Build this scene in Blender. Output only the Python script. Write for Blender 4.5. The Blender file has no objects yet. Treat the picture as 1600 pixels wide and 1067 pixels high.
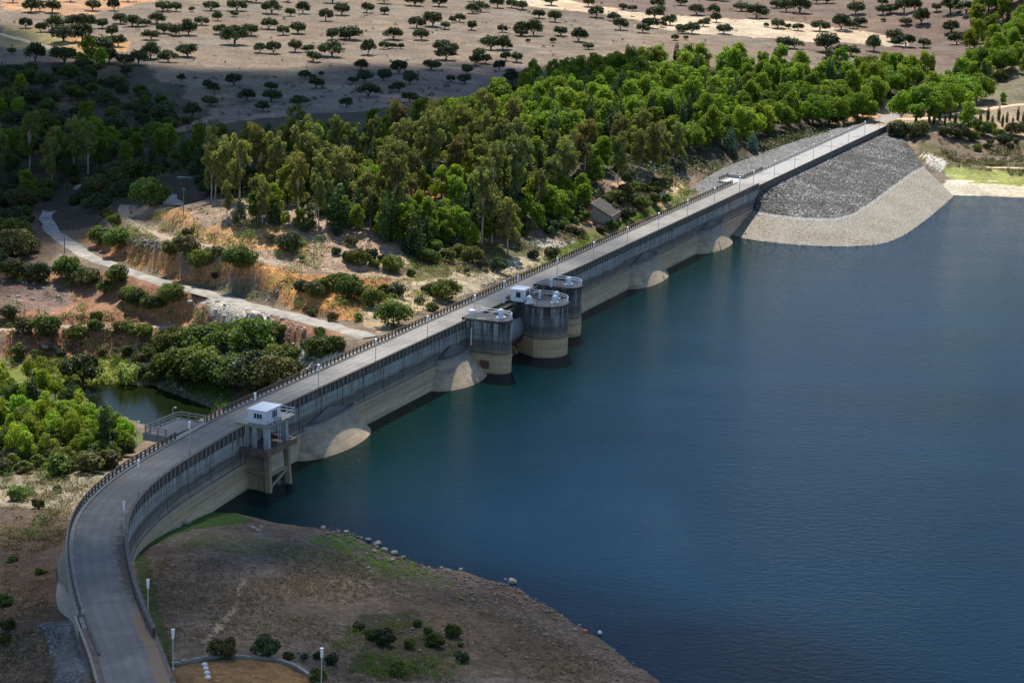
import bpy, math, random
import numpy as np
from mathutils import Vector, Matrix
random.seed(7); RNG = np.random.default_rng(7)
SC = bpy.context.scene; COL = SC.collection
# ------------------------------------------------------------------ camera
F = 3390.; TH = math.radians(13.62); RO = math.radians(2.0); CH = 104.
cd = bpy.data.cameras.new('camera'); cam = bpy.data.objects.new('camera', cd); COL.objects.link(cam)
cd.sensor_width = 36; cd.lens = 36*F/1600; cd.clip_start = 1; cd.clip_end = 20000
cam.matrix_world = Matrix.Translation((0,0,CH)) @ Matrix.Rotation(math.pi/2-TH,4,'X') @ Matrix.Rotation(RO,4,'Z')
SC.camera = cam
SC.render.resolution_x = 1024; SC.render.resolution_y = 682
# ------------------------------------------------------------------ light
SUN_AZ = math.radians(-7); SUN_EL = math.radians(52)      # azimuth from +Y towards +X
SDIR = np.array([math.sin(SUN_AZ)*math.cos(SUN_EL), math.cos(SUN_AZ)*math.cos(SUN_EL), math.sin(SUN_EL)])
w = bpy.data.worlds.new('World'); SC.world = w; w.use_nodes = True
nt = w.node_tree; sky = nt.nodes.new('ShaderNodeTexSky'); sky.sky_type = 'NISHITA'; sky.sun_disc = False
sky.sun_elevation = SUN_EL; sky.sun_rotation = SUN_AZ; sky.altitude = 100; sky.dust_density = 0.1; sky.ozone_density = 2.2
bg = nt.nodes['Background']; bg.inputs['Strength'].default_value = 0.095
nt.links.new(sky.outputs[0], bg.inputs[0])
sd = bpy.data.lights.new('sun','SUN'); sd.energy = 4.4; sd.angle = math.radians(0.5); sd.color = (1.0,0.93,0.82)
so = bpy.data.objects.new('sun', sd); COL.objects.link(so)
so.rotation_euler = Vector(SDIR.tolist()).to_track_quat('Z','Y').to_euler()
SC.view_settings.view_transform = 'Standard'; SC.view_settings.look = 'None'
SC.view_settings.exposure = 0.72; SC.view_settings.gamma = 1
# ------------------------------------------------------------------ frames
RM = np.array(cam.matrix_world.to_3x3()); CP = np.array([0,0,CH])
def ray(px,py):
    return RM @ np.array([px-800,533.5-py,-F])
def at(px,py,z):
    d = ray(px,py); return CP+d*((z-CH)/d[2])
_B = at(583,567,10)[:2]; _A = at(1387,193,10)[:2]
UU = (_A-_B)/np.linalg.norm(_A-_B); NN = np.array([UU[1],-UU[0]])     # along the dam, towards the reservoir
def D(s,n,z=None):
    q = _B+UU*s+NN*n
    return (q[0],q[1]) if z is None else (q[0],q[1],z)
def sn_plane(px,py,n0):
    d = ray(px,py); a = (CP[:2]-_B)@NN; t = (n0-a)/(d[:2]@NN); p = CP+d*t
    return (p[:2]-_B)@UU, p[2]
H = 9.0
# ------------------------------------------------------------------ tagging
def tag(o,label=None,cat=None,group=None,kind=None):
    if label: o['label']=label
    if cat: o['category']=cat
    if group: o['group']=group
    if kind: o['kind']=kind
    return o
def empty(name,loc=(0,0,0),rz=0,sc=1):
    o = bpy.data.objects.new(name,None); COL.objects.link(o); o.location=loc; o.rotation_euler=(0,0,rz)
    o.scale=(sc,sc,sc) if not isinstance(sc,tuple) else sc; o.empty_display_size=.3; return o
def mesh_obj(name,v,f,mat,parent=None,smooth=False,uv=None):
    me = bpy.data.meshes.new(name); me.from_pydata([tuple(map(float,p)) for p in v],[],f)
    if mat: me.materials.append(mat)
    if smooth: me.polygons.foreach_set('use_smooth',[True]*len(me.polygons))
    if uv is not None:
        l = me.uv_layers.new(name='UVMap'); li = np.empty(len(me.loops),dtype=np.int32); me.loops.foreach_get('vertex_index',li)
        l.data.foreach_set('uv',np.asarray(uv,dtype=np.float32)[li].ravel())
    me.update(); o = bpy.data.objects.new(name,me); COL.objects.link(o); o.parent=parent; return o
class MB:
    def __init__(s): s.v=[]; s.f=[]
    def add(s,v,f):
        k=len(s.v); s.v+=[tuple(p) for p in v]; s.f+=[tuple(i+k for i in q) for q in f]; return s
    def box(s,c,h,ux=(1,0,0),uy=(0,1,0),uz=(0,0,1)):
        c=np.array(c,float); X=np.array(ux,float)*h[0]; Y=np.array(uy,float)*h[1]; Z=np.array(uz,float)*h[2]
        v=[c+a*X+b*Y+d*Z for d in(-1,1) for a,b in((-1,-1),(1,-1),(1,1),(-1,1))]
        return s.add(v,[(3,2,1,0),(4,5,6,7),(0,1,5,4),(1,2,6,5),(2,3,7,6),(3,0,4,7)])
    def dbox(s,s0,s1,n0,n1,z0,z1):    # box in dam coordinates
        v=[D(a,b,z) for z in(z0,z1) for a,b in((s0,n0),(s1,n0),(s1,n1),(s0,n1))]
        return s.add(v,[(0,1,2,3),(7,6,5,4),(4,5,1,0),(5,6,2,1),(6,7,3,2),(7,4,0,3)])
    def prism(s,lo,hi):
        n=len(lo); return s.add(list(lo)+list(hi),[tuple(range(n))[::-1],tuple(range(n,2*n))]+[(i,(i+1)%n,n+(i+1)%n,n+i) for i in range(n)])
    def tube(s,p,r,k=6,r2=None):
        p=[np.array(q,float) for q in p]; rs=np.linspace(r,r if r2 is None else r2,len(p)); V=[];
        for i,q in enumerate(p):
            d=p[min(i+1,len(p)-1)]-p[max(i-1,0)]; d/=max(np.linalg.norm(d),1e-9)
            a=np.cross(d,[0,0,1.] if abs(d[2])<.9 else [1.,0,0]); a/=np.linalg.norm(a); b=np.cross(d,a)
            V+=[q+rs[i]*(a*math.cos(t*2*math.pi/k)+b*math.sin(t*2*math.pi/k)) for t in range(k)]
        Fc=[(i*k+j,i*k+(j+1)%k,(i+1)*k+(j+1)%k,(i+1)*k+j) for i in range(len(p)-1) for j in range(k)]
        Fc+=[tuple(range(k))[::-1],tuple(range((len(p)-1)*k,len(p)*k))]
        return s.add(V,Fc)
    def lathe(s,c,prof,k=16):
        V=[(c[0]+r*math.cos(2*math.pi*j/k),c[1]+r*math.sin(2*math.pi*j/k),c[2]+z) for r,z in prof for j in range(k)]
        m=len(prof); Fc=[(i*k+j,i*k+(j+1)%k,(i+1)*k+(j+1)%k,(i+1)*k+j) for i in range(m-1) for j in range(k)]
        return s.add(V,Fc+[tuple(range(k))[::-1],tuple(range((m-1)*k,m*k))])
    def build(s,name,mat,parent=None,smooth=False):
        return mesh_obj(name,s.v,s.f,mat,parent,smooth)
def pm(o,parent):   # child keeps world coordinates of its mesh: parent sits at its own place
    o.matrix_parent_inverse=Matrix.Translation(Vector(parent.location)).inverted(); return o
# ------------------------------------------------------------------ materials
def mat(name): 
    m=bpy.data.materials.new(name); m.use_nodes=True; n=m.node_tree; b=n.nodes['Principled BSDF']; return m,n,b
def N(n,t,**k):
    o=n.nodes.new('ShaderNode'+t)
    for a,v in k.items():
        if hasattr(o,a): setattr(o,a,v)
        else: o.inputs[a.replace('_',' ')].default_value=v
    return o
def ramp(n,src,stops):
    r=n.nodes.new('ShaderNodeValToRGB'); e=r.color_ramp.elements
    while len(e)<len(stops): e.new(.5)
    for i,(p,c) in enumerate(stops):
        e[i].position=p; e[i].color=(c,c,c,1) if isinstance(c,(int,float)) else (*c,1)
    n.links.new(src,r.inputs[0]); return r.outputs[0]
def mix(n,fac,a,b,bt='MIX'):
    m=n.nodes.new('ShaderNodeMix'); m.data_type='RGBA'; m.blend_type=bt
    for i,v in ((0,fac),(6,a),(7,b)):
        if isinstance(v,(int,float)): m.inputs[i].default_value=v if i==0 else (v,v,v,1)
        elif isinstance(v,tuple): m.inputs[i].default_value=(*v,1)
        else: n.links.new(v,m.inputs[i])
    return m.outputs[2]
def math_(n,op,a,b=None,clamp=False):
    m=n.nodes.new('ShaderNodeMath'); m.operation=op; m.use_clamp=clamp
    for i,v in ((0,a),(1,b)):
        if v is None: continue
        if isinstance(v,(int,float)): m.inputs[i].default_value=v
        else: n.links.new(v,m.inputs[i])
    return m.outputs[0]
def coords(n,scale=(1,1,1),kind='Object'):
    tc=n.nodes.new('ShaderNodeTexCoord'); mp=n.nodes.new('ShaderNodeMapping'); mp.inputs['Scale'].default_value=scale
    n.links.new(tc.outputs[kind],mp.inputs[0]); return mp.outputs[0]
def noise(n,vec,scale,detail=5,rough=.55):
    t=n.nodes.new('ShaderNodeTexNoise'); t.inputs['Scale'].default_value=scale; t.inputs['Detail'].default_value=detail; t.inputs['Roughness'].default_value=rough
    n.links.new(vec,t.inputs['Vector']); return t.outputs[0]
def bump(n,b,h,strength=.5,dist=.1):
    k=n.nodes.new('ShaderNodeBump'); k.inputs['Strength'].default_value=strength; k.inputs['Distance'].default_value=dist
    n.links.new(h,k.inputs['Height']); n.links.new(k.outputs[0],b.inputs['Normal'])
def plain(name,c,rough=.7,var=.25,sc=2.,metal=0):
    m,n,b=mat(name); v=coords(n); x=noise(n,v,sc,6,.65)
    lo=tuple(q*(1-var) for q in c); hi=tuple(min(1,q*(1+var)) for q in c)
    n.links.new(ramp(n,x,[(.3,lo),(.7,hi)]),b.inputs['Base Color']); b.inputs['Roughness'].default_value=rough; b.inputs['Metallic'].default_value=metal
    return m
M={}
M['white']=plain('white_paint',(.66,.71,.78),.5,.1,3)
M['roofwhite']=plain('white_roof',(.72,.76,.82),.5,.08,2)
M['galv']=plain('galvanised_steel',(.5,.54,.58),.45,.15,4,.3)
M['lamp']=plain('lamp_plastic',(.85,.87,.9),.35,.03,3)
M['dark']=plain('dark_metal',(.05,.05,.055),.5)
M['glass']=plain('window_glass',(.02,.03,.04),.1,.1)
M['conc']=plain('weathered_concrete',(.27,.25,.22),.9,.35,1.5)
M['flank']=plain('streaked_flank_concrete',(.17,.155,.135),.95,.5,.8); M['conc_brown']=plain('brown_stained_concrete',(.17,.12,.095),.9,.4,1.2); M['conc_pale']=plain('pale_concrete',(.42,.42,.4),.9,.2,1.2)
M['conc_dark']=plain('lichen_concrete',(.12,.105,.09),.95,.5,1.3)
M['wood']=plain('grey_wood',(.2,.17,.14),.9,.3,5)
M['rust']=plain('rusty_steel',(.16,.07,.05),.8,.3,3)
M['rock']=plain('boulder_stone',(.36,.31,.26),.95,.35,1.4)
M['whitestone']=plain('painted_stone',(.8,.8,.78),.7,.05)
M['orange']=plain('orange_plastic',(.8,.13,.03),.5,.05)
# dam face: colour bands follow water levels (world z), joints follow the UV map
def dam_mat(name,pier=False):
    m,n,b=mat(name); tc=n.nodes.new('ShaderNodeTexCoord'); sp=n.nodes.new('ShaderNodeSeparateXYZ'); n.links.new(tc.outputs['Object'],sp.inputs[0])
    big=noise(n,coords(n,(.25,.25,.5)),1.,5,.6); z=math_(n,'ADD',sp.outputs[2],math_(n,'MULTIPLY',math_(n,'SUBTRACT',big,.5),1.6))
    zz=math_(n,'DIVIDE',z,12.,True)
    band=ramp(n,zz,[(0,(.46,.34,.215)),(.07,(.56,.43,.285)),(.15,(.47,.345,.22)),(.3,(.39,.29,.19)),(.365,(.31,.245,.18)),(.40,(.17,.145,.125)),(.50,(.125,.11,.10)),(.545,(.31,.315,.305)),(1,(.38,.395,.39))]) if not pier else \
         ramp(n,zz,[(0,(.42,.31,.19)),(.1,(.56,.41,.25)),(.3,(.46,.335,.21)),(.34,(.33,.26,.19)),(.40,(.22,.185,.16)),(.5,(.15,.135,.13)),(.56,(.30,.31,.30)),(.8,(.40,.41,.38)),(.86,(.06,.06,.06)),(1,(.2,.2,.2))])
    strata=noise(n,coords(n,(.05,.05,3.)),1.,5,.7)
    c=mix(n,.8,band,ramp(n,strata,[(.35,.6),(.5,1.),(.68,1.3)]),'MULTIPLY')
    # vertical run-off streaks
    st=noise(n,coords(n,(1.1,1.1,.07)),1. if not pier else .8,5,.75); hi=ramp(n,zz,[(.3,0.),(.52,.6 if pier else .35),(.75,1.)])
    sf=math_(n,'MULTIPLY',ramp(n,st,[(.43 if pier else .46,0.),(.53 if pier else .57,1.)]),hi)
    sf=math_(n,'MULTIPLY',sf,.95 if pier else .72)
    c=mix(n,sf,c,(.035,.033,.036))
    fine=noise(n,coords(n),1.7,7,.75); c=mix(n,.7,c,ramp(n,fine,[(.3,.72),(.7,1.28)]),'MULTIPLY')
    if not pier:
        us=n.nodes.new('ShaderNodeSeparateXYZ'); n.links.new(tc.outputs['UV'],us.inputs[0])
        wob=math_(n,'MULTIPLY',math_(n,'SUBTRACT',noise(n,coords(n,(.0,.0,.8)),1.),.5),.25)
        fr=math_(n,'FRACT',math_(n,'DIVIDE',math_(n,'ADD',us.outputs[0],wob),7.7)); d=math_(n,'ABSOLUTE',math_(n,'SUBTRACT',fr,.5))
        j=math_(n,'GREATER_THAN',.017,d); zf=ramp(n,math_(n,'DIVIDE',us.outputs[1],12.,True),[(.2,.15),(.4,.95)])
        zf2=noise(n,coords(n,(.12,.12,.0)),1.); j=math_(n,'MULTIPLY',j,math_(n,'MULTIPLY',zf,ramp(n,zf2,[(.35,.45),(.55,1.)])))
        c=mix(n,j,c,(.02,.018,.018))
        # crease in the face: dark line, with its highlight painted pale just below
        dz=math_(n,'ABSOLUTE',math_(n,'SUBTRACT',us.outputs[1],4.15)); c=mix(n,math_(n,'MULTIPLY',math_(n,'GREATER_THAN',.09,dz),.6),c,(.06,.05,.045))
        dz=math_(n,'ABSOLUTE',math_(n,'SUBTRACT',us.outputs[1],3.85)); c=mix(n,math_(n,'MULTIPLY',math_(n,'GREATER_THAN',.2,dz),.45),c,(.4,.37,.31))
    else:
        dz=math_(n,'ABSOLUTE',math_(n,'SUBTRACT',sp.outputs[2],3.9)); c=mix(n,math_(n,'MULTIPLY',math_(n,'GREATER_THAN',.09,dz),.8),c,(.04,.035,.03))
    n.links.new(c,b.inputs['Base Color']); b.inputs['Roughness'].default_value=.92; bump(n,b,fine,.5,.12); return m
M['dam']=dam_mat('dam_face_concrete'); M['pier']=dam_mat('stained_pier_concrete',True)
def skirt_mat():
    m,n,b=mat('outlet_concrete'); sp=n.nodes.new('ShaderNodeSeparateXYZ'); tc=n.nodes.new('ShaderNodeTexCoord'); n.links.new(tc.outputs['Object'],sp.inputs[0])
    zz=math_(n,'DIVIDE',sp.outputs[2],8.,True); c=ramp(n,zz,[(0,(.38,.28,.175)),(.12,(.46,.36,.24)),(.4,(.38,.31,.225)),(.56,(.3,.27,.23)),(.62,(.17,.15,.14)),(1,(.13,.12,.11))])
    s=noise(n,coords(n,(.3,.3,2.)),1.,6,.7); c=mix(n,.8,c,ramp(n,s,[(.32,.65),(.65,1.25)]),'MULTIPLY'); dp=n.nodes.new('ShaderNodeVectorMath'); dp.operation='DOT_PRODUCT'; n.links.new(tc.outputs['Object'],dp.inputs[0]); dp.inputs[1].default_value=(UU[0],UU[1],0)
    fr=math_(n,'FRACT',math_(n,'DIVIDE',math_(n,'ADD',dp.outputs['Value'],math_(n,'MULTIPLY',s,.4)),4.3)); c=mix(n,math_(n,'MULTIPLY',math_(n,'GREATER_THAN',.022,fr),.55),c,(.07,.055,.045))
    fz=math_(n,'FRACT',math_(n,'DIVIDE',math_(n,'ADD',sp.outputs[2],math_(n,'MULTIPLY',s,.3)),1.45)); c=mix(n,math_(n,'MULTIPLY',math_(n,'GREATER_THAN',.05,fz),.35),c,(.1,.08,.06))
    dk=noise(n,coords(n,(.22,.22,.3)),1.,5,.7); c=mix(n,ramp(n,dk,[(.48,0.),(.66,.6)]),c,(.13,.105,.085)); n.links.new(c,b.inputs['Base Color'])
    b.inputs['Roughness'].default_value=.9; bump(n,b,s,.4,.1); return m
M['skirt']=skirt_mat()
def parapet_mat():
    m,n,b=mat('parapet_concrete'); st=noise(n,coords(n,(2.2,2.2,.35)),1.,5,.75); n.links.new(ramp(n,st,[(.38,(.03,.028,.027)),(.55,(.09,.08,.072)),(.72,(.25,.225,.19))]),b.inputs['Base Color']); b.inputs['Roughness'].default_value=.95; return m
M['parapet']=parapet_mat()
def road_mat():
    m,n,b=mat('asphalt'); tc=n.nodes.new('ShaderNodeTexCoord'); us=n.nodes.new('ShaderNodeSeparateXYZ'); n.links.new(tc.outputs['UV'],us.inputs[0])
    a=noise(n,coords(n),.25,6,.65); f=noise(n,coords(n),3.,8,.8)
    c=ramp(n,a,[(.3,(.15,.138,.124)),(.5,(.195,.18,.16)),(.72,(.26,.237,.205))]); 
    pale=ramp(n,math_(n,'DIVIDE',math_(n,'ADD',us.outputs[0],200.),600.,True),[(0,.0),(.2,.0),(.33,.35),(.70,.25),(.735,1.),(1,1.)])
    c=mix(n,math_(n,'MULTIPLY',pale,.75),c,(.40,.40,.39)); c=mix(n,.7,c,ramp(n,f,[(.3,.8),(.7,1.2)]),'MULTIPLY'); tr_=noise(n,coords(n,(1,1,1)),1.1,3,.5); c=mix(n,ramp(n,noise(n,coords(n),.16,2,.4),[(.56,0.),(.585,.35)]),c,(.11,.1,.09))
    # brown grit washed against the reservoir-side parapet in the bend
    e=math_(n,'SUBTRACT',us.outputs[1],-3.4); e=math_(n,'DIVIDE',e,3.,True)
    span=ramp(n,math_(n,'DIVIDE',math_(n,'ADD',us.outputs[0],200.),200.,True),[(.0,1.),(.33,1.),(.37,.55),(.42,.8),(.56,.7),(.62,0.)])
    g=noise(n,coords(n,(1,1,1)),.9,6,.7); k=math_(n,'ADD',math_(n,'MULTIPLY',e,span),math_(n,'MULTIPLY',math_(n,'SUBTRACT',g,.5),1.5))
    near=ramp(n,math_(n,'DIVIDE',math_(n,'ADD',us.outputs[0],200.),200.,True),[(0,(.27,.17,.09)),(.36,(.27,.17,.09)),(.39,(.085,.06,.045)),(1,(.09,.07,.05))])
    c=mix(n,ramp(n,k,[(.48,0.),(.62,.85)]),c,near)
    for n0_ in (-1.9,-3.2,-4.7,-6.0):
        dd=math_(n,'ABSOLUTE',math_(n,'SUBTRACT',us.outputs[1],n0_)); c=mix(n,math_(n,'MULTIPLY',math_(n,'SUBTRACT',1.,math_(n,'DIVIDE',dd,.45,True)),.28),c,(.1,.095,.088))
    # transverse joints / patches
    fr=math_(n,'FRACT',math_(n,'DIVIDE',us.outputs[0],15.4)); c=mix(n,math_(n,'MULTIPLY',math_(n,'GREATER_THAN',.010,fr),.6),c,(.05,.05,.05)); fr=math_(n,'FRACT',math_(n,'DIVIDE',math_(n,'ADD',us.outputs[0],3.),5.13)); c=mix(n,math_(n,'MULTIPLY',math_(n,'GREATER_THAN',.018,fr),.22),c,(.06,.06,.06))
    n.links.new(c,b.inputs['Base Color']); b.inputs['Roughness'].default_value=.9; bump(n,b,f,.2,.05); return m
M['road']=road_mat()
def rockfill_mat(name,cols,scale):
    m,n,b=mat(name); vo=n.nodes.new('ShaderNodeTexVoronoi'); vo.inputs['Scale'].default_value=scale; vo.inputs['Randomness'].default_value=1; n.links.new(coords(n),vo.inputs['Vector'])
    big=noise(n,coords(n),.09,4,.6); s=n.nodes.new('ShaderNodeSeparateColor'); n.links.new(vo.outputs['Color'],s.inputs[0])
    k=math_(n,'ADD',s.outputs[0],math_(n,'MULTIPLY',math_(n,'SUBTRACT',big,.5),1.1))
    c=ramp(n,k,cols); edge=ramp(n,vo.outputs['Distance'],[(0.3,1.),(.85,.35)]); c=mix(n,1.,c,edge,'MULTIPLY')
    n.links.new(c,b.inputs['Base Color']); b.inputs['Roughness'].default_value=.9; bump(n,b,math_(n,'SUBTRACT',1.,vo.outputs['Distance']),1.,.6); return m
M['rip']=rockfill_mat('dark_rockfill',[(.2,(.055,.053,.05)),(.6,(.14,.135,.128)),(.82,(.27,.265,.25)),(1,(.6,.6,.58))],2.6)
M['ripw']=rockfill_mat('pale_washed_rockfill',[(.05,(.38,.31,.22)),(.45,(.6,.53,.42)),(1,(.76,.7,.59))],3.8)
M['ripb']=rockfill_mat('white_berm_rockfill',[(.1,(.42,.39,.34)),(1,(.72,.69,.62))],2.6)
M['ripg']=rockfill_mat('grey_shoulder_rockfill',[(.1,(.1,.1,.1)),(.5,(.24,.24,.23)),(1,(.5,.5,.48))],2.6)
def terrain_mat():
    m,n,b=mat('dry_ground'); a=n.nodes.new('ShaderNodeVertexColor'); a.layer_name='Col'; a2=n.nodes.new('ShaderNodeVertexColor'); a2.layer_name='Rock'
    f=noise(n,coords(n),.8,9,.75); g=noise(n,coords(n),.11,5,.6); t=noise(n,coords(n,(1,1,1)),3.5,5,.7)
    c=mix(n,1.,a.outputs[0],ramp(n,f,[(.3,.5),(.5,1.),(.68,1.5)]),'MULTIPLY'); c=mix(n,1.,c,ramp(n,g,[(.3,.75),(.7,1.22)]),'MULTIPLY')
    c=mix(n,.8,c,ramp(n,t,[(.35,.6),(.6,1.25)]),'MULTIPLY')
    # stones: pale chips where the rock mask is high
    vo=n.nodes.new('ShaderNodeTexVoronoi'); vo.inputs['Scale'].default_value=1.9; wv_=n.nodes.new('ShaderNodeVectorMath'); wv_.operation='ADD'; n.links.new(coords(n),wv_.inputs[0]); tn=n.nodes.new('ShaderNodeTexNoise'); tn.inputs['Scale'].default_value=1.5; n.links.new(coords(n),tn.inputs['Vector']); n.links.new(tn.outputs['Color'],wv_.inputs[1]); n.links.new(wv_.outputs[0],vo.inputs['Vector'])
    s=n.nodes.new('ShaderNodeSeparateColor'); n.links.new(vo.outputs['Color'],s.inputs[0]); s2=n.nodes.new('ShaderNodeSeparateColor'); n.links.new(a2.outputs[0],s2.inputs[0])
    pat=ramp(n,noise(n,coords(n),.22,5,.7),[(.5,0.),(.62,1.)])
    q=math_(n,'MULTIPLY',math_(n,'GREATER_THAN',math_(n,'MULTIPLY',math_(n,'MULTIPLY',s2.outputs[0],math_(n,'ADD',math_(n,'MULTIPLY',pat,.75),.12)),.75),s.outputs[0]),math_(n,'GREATER_THAN',.45,vo.outputs['Distance']))
    c=mix(n,math_(n,'MULTIPLY',q,.75),c,mix(n,1.,a.outputs[0],(2.1,2.3,2.5),'MULTIPLY'))
    hh=math_(n,'ADD',f,math_(n,'MULTIPLY',t,.4)); hh=math_(n,'ADD',hh,math_(n,'MULTIPLY',q,.25))
    n.links.new(c,b.inputs['Base Color']); b.inputs['Roughness'].default_value=.97; b.inputs['Specular IOR Level'].default_value=.15; bump(n,b,hh,.9,.5); return m
M['ground']=terrain_mat()
def water_mat(name,col,rip,rough=.1,sc=.55,spec=1.333,green=None):
    m,n,b=mat(name); g=noise(n,coords(n),.012,3,.5); c=mix(n,ramp(n,g,[(.35,0.),(.65,1.)]),col,tuple(q*1.3 for q in col))
    if green:   # weed-tinted water along the foot of the dam
        dp=n.nodes.new('ShaderNodeVectorMath'); dp.operation='DOT_PRODUCT'; n.links.new(coords(n),dp.inputs[0]); dp.inputs[1].default_value=(NN[0],NN[1],0)
        d=math_(n,'SUBTRACT',dp.outputs['Value'],float(_B@NN)); d=math_(n,'ADD',d,math_(n,'MULTIPLY',math_(n,'SUBTRACT',noise(n,coords(n),.03,4,.6),.5),40.))
        c=mix(n,ramp(n,math_(n,'DIVIDE',d,45.,True),[(0,.9),(.35,.6),(1,0.)]),c,green)
    n.links.new(c,b.inputs['Base Color']); b.inputs['IOR'].default_value=spec; b.inputs['Roughness'].default_value=rough
    w1=noise(n,coords(n,(1.,1.5,1)),sc,5,.62); w3=noise(n,coords(n,(1.,1.2,1)),sc*2.3,4,.7); w2=noise(n,coords(n),sc*.1,3,.5); lane=ramp(n,noise(n,coords(n,(.012,.03,1)),1.,4,.6),[(.35,.65),(.6,1.)])
    h=math_(n,'ADD',math_(n,'MULTIPLY',math_(n,'ADD',w1,math_(n,'MULTIPLY',w3,.6)),lane),math_(n,'MULTIPLY',w2,.35)); bump(n,b,h,1.,rip); return m
M['water']=water_mat('reservoir_water',(.0008,.0145,.034),.17,.03,.62,1.09,(.0012,.0145,.0085))
M['pool']=water_mat('pool_water',(.007,.011,.004),.02,.03,1.2,1.12)
def leaf_mat(name,c,var=.3,trans=.35,hue=.03):
    m,n,b=mat(name); out=n.nodes['Material Output']; a=n.nodes.new('ShaderNodeVertexColor'); a.layer_name='Leaf'; oi=n.nodes.new('ShaderNodeObjectInfo')
    hs=n.nodes.new('ShaderNodeHueSaturation'); hs.inputs['Color'].default_value=(*c,1)
    n.links.new(math_(n,'ADD',.5-hue/2-.005,math_(n,'MULTIPLY',oi.outputs['Random'],hue)),hs.inputs['Hue'])
    r2=math_(n,'FRACT',math_(n,'MULTIPLY',oi.outputs['Random'],17.3)); n.links.new(math_(n,'ADD',1-var,math_(n,'MULTIPLY',r2,2*var)),hs.inputs['Value'])
    col=mix(n,1.,hs.outputs[0],a.outputs[0],'MULTIPLY'); n.links.new(col,b.inputs['Base Color']); b.inputs['Roughness'].default_value=.65; b.inputs['Specular IOR Level'].default_value=.25
    tr=n.nodes.new('ShaderNodeBsdfTranslucent'); n.links.new(mix(n,1.,col,(1.25,1.35,.55),'MULTIPLY'),tr.inputs[0]); ms=n.nodes.new('ShaderNodeMixShader'); ms.inputs[0].default_value=trans
    n.links.new(b.outputs[0],ms.inputs[1]); n.links.new(tr.outputs[0],ms.inputs[2]); n.links.new(ms.outputs[0],out.inputs[0]); return m
# ------------------------------------------------------------------ value noise (numpy)
_T=RNG.random((256,256))
def vn(x,y,sc):
    x=np.asarray(x)/sc; y=np.asarray(y)/sc; xi=np.floor(x).astype(int); yi=np.floor(y).astype(int); fx=x-xi; fy=y-yi; fx=fx*fx*(3-2*fx); fy=fy*fy*(3-2*fy)
    g=lambda a,b:_T[a%256,b%256]
    return (g(xi,yi)*(1-fx)+g(xi+1,yi)*fx)*(1-fy)+(g(xi,yi+1)*(1-fx)+g(xi+1,yi+1)*fx)*fy
def fbm(x,y,sc,o=4):
    r=0; a=1; t=0
    for i in range(o): r=r+a*vn(x+37*i,y+91*i,sc/2**i); t+=a; a*=.5
    return r/t-.5
# ------------------------------------------------------------------ dam line
UPL=[(-185,86),(-165,69),(-150,56.5),(-135.6,43.9),(-128,37.5),(-121.3,31.4),(-114,25.2),(-106.2,19.1),(-99.4,14.2),(-93.8,10.7),(-88.6,8.1),(-82.4,5.9),(-75.5,4.1),(-68.4,2.9),(-61.5,2.1),(-54.4,1.4),(-47.6,.8),(-38,.2),(-28,0),(-17,0),(0,0)]
def catmull(P,step=1.5):
    P=[np.array(p,float) for p in P]; P=[2*P[0]-P[1]]+P+[2*P[-1]-P[-2]]; out=[]
    for i in range(1,len(P)-2):
        k=max(1,int(np.linalg.norm(P[i+1]-P[i])/step))
        for j in range(k):
            t=j/k; out.append(.5*((2*P[i])+(-P[i-1]+P[i+1])*t+(2*P[i-1]-5*P[i]+4*P[i+1]-P[i+2])*t*t+(-P[i-1]+3*P[i]-3*P[i+1]+P[i+2])*t**3))
    out.append(P[-2]); return np.array(out)
up=catmull([D(*p) for p in UPL]); 
for _ in range(6): up[1:-1]=.25*up[:-2]+.5*up[1:-1]+.25*up[2:]
nst=int(371.5/1.55); up=np.vstack([up,[D(371.5*(i+1)/nst,0) for i in range(nst)]])
tang=np.gradient(up,axis=0); tang/=np.linalg.norm(tang,axis=1)[:,None]; nor=np.stack([tang[:,1],-tang[:,0]],1)   # towards reservoir
arc=np.concatenate([[0],np.cumsum(np.linalg.norm(np.diff(up,axis=0),axis=1))]); arc-=arc[-1]-371.5   # arc = s on the straight part
def off(n): return up+nor*n
def P_at(a,n,z=None):
    q=[np.interp(a,arc,(up+nor*n)[:,i]) for i in(0,1)]; return q if z is None else (q[0],q[1],z)
def frame_at(a):
    t=np.array([np.interp(a,arc,tang[:,0]),np.interp(a,arc,tang[:,1])]); t/=np.linalg.norm(t); return (t[0],t[1],0),(t[1],-t[0],0)
WD=7.6
def loft(a0,a1,prof,closed=True,caps=True,uvmode=None):
    """sweep a cross-section [(n,z)..] along the dam line between arc a0 and a1"""
    idx=np.where((arc>a0)&(arc<a1))[0]; A=[a0]+list(arc[idx])+[a1]; V=[]; UV=[]
    for a in A:
        p=np.array(P_at(a,0)); _,nn=frame_at(a)
        for (n_,z) in prof: V.append((p[0]+nn[0]*n_,p[1]+nn[1]*n_,z)); UV.append((a,z if uvmode=='z' else n_))
    k=len(prof); Fc=[]
    for i in range(len(A)-1):
        for j in range(k if closed else k-1):
            q=(j+1)%k; Fc.append((i*k+j,i*k+q,(i+1)*k+q,(i+1)*k+j))
    if closed and caps: Fc+=[tuple(range(k)),tuple(range((len(A)-1)*k,len(A)*k))[::-1]]
    return V,Fc,UV
ctr=off(-WD/2)
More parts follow.
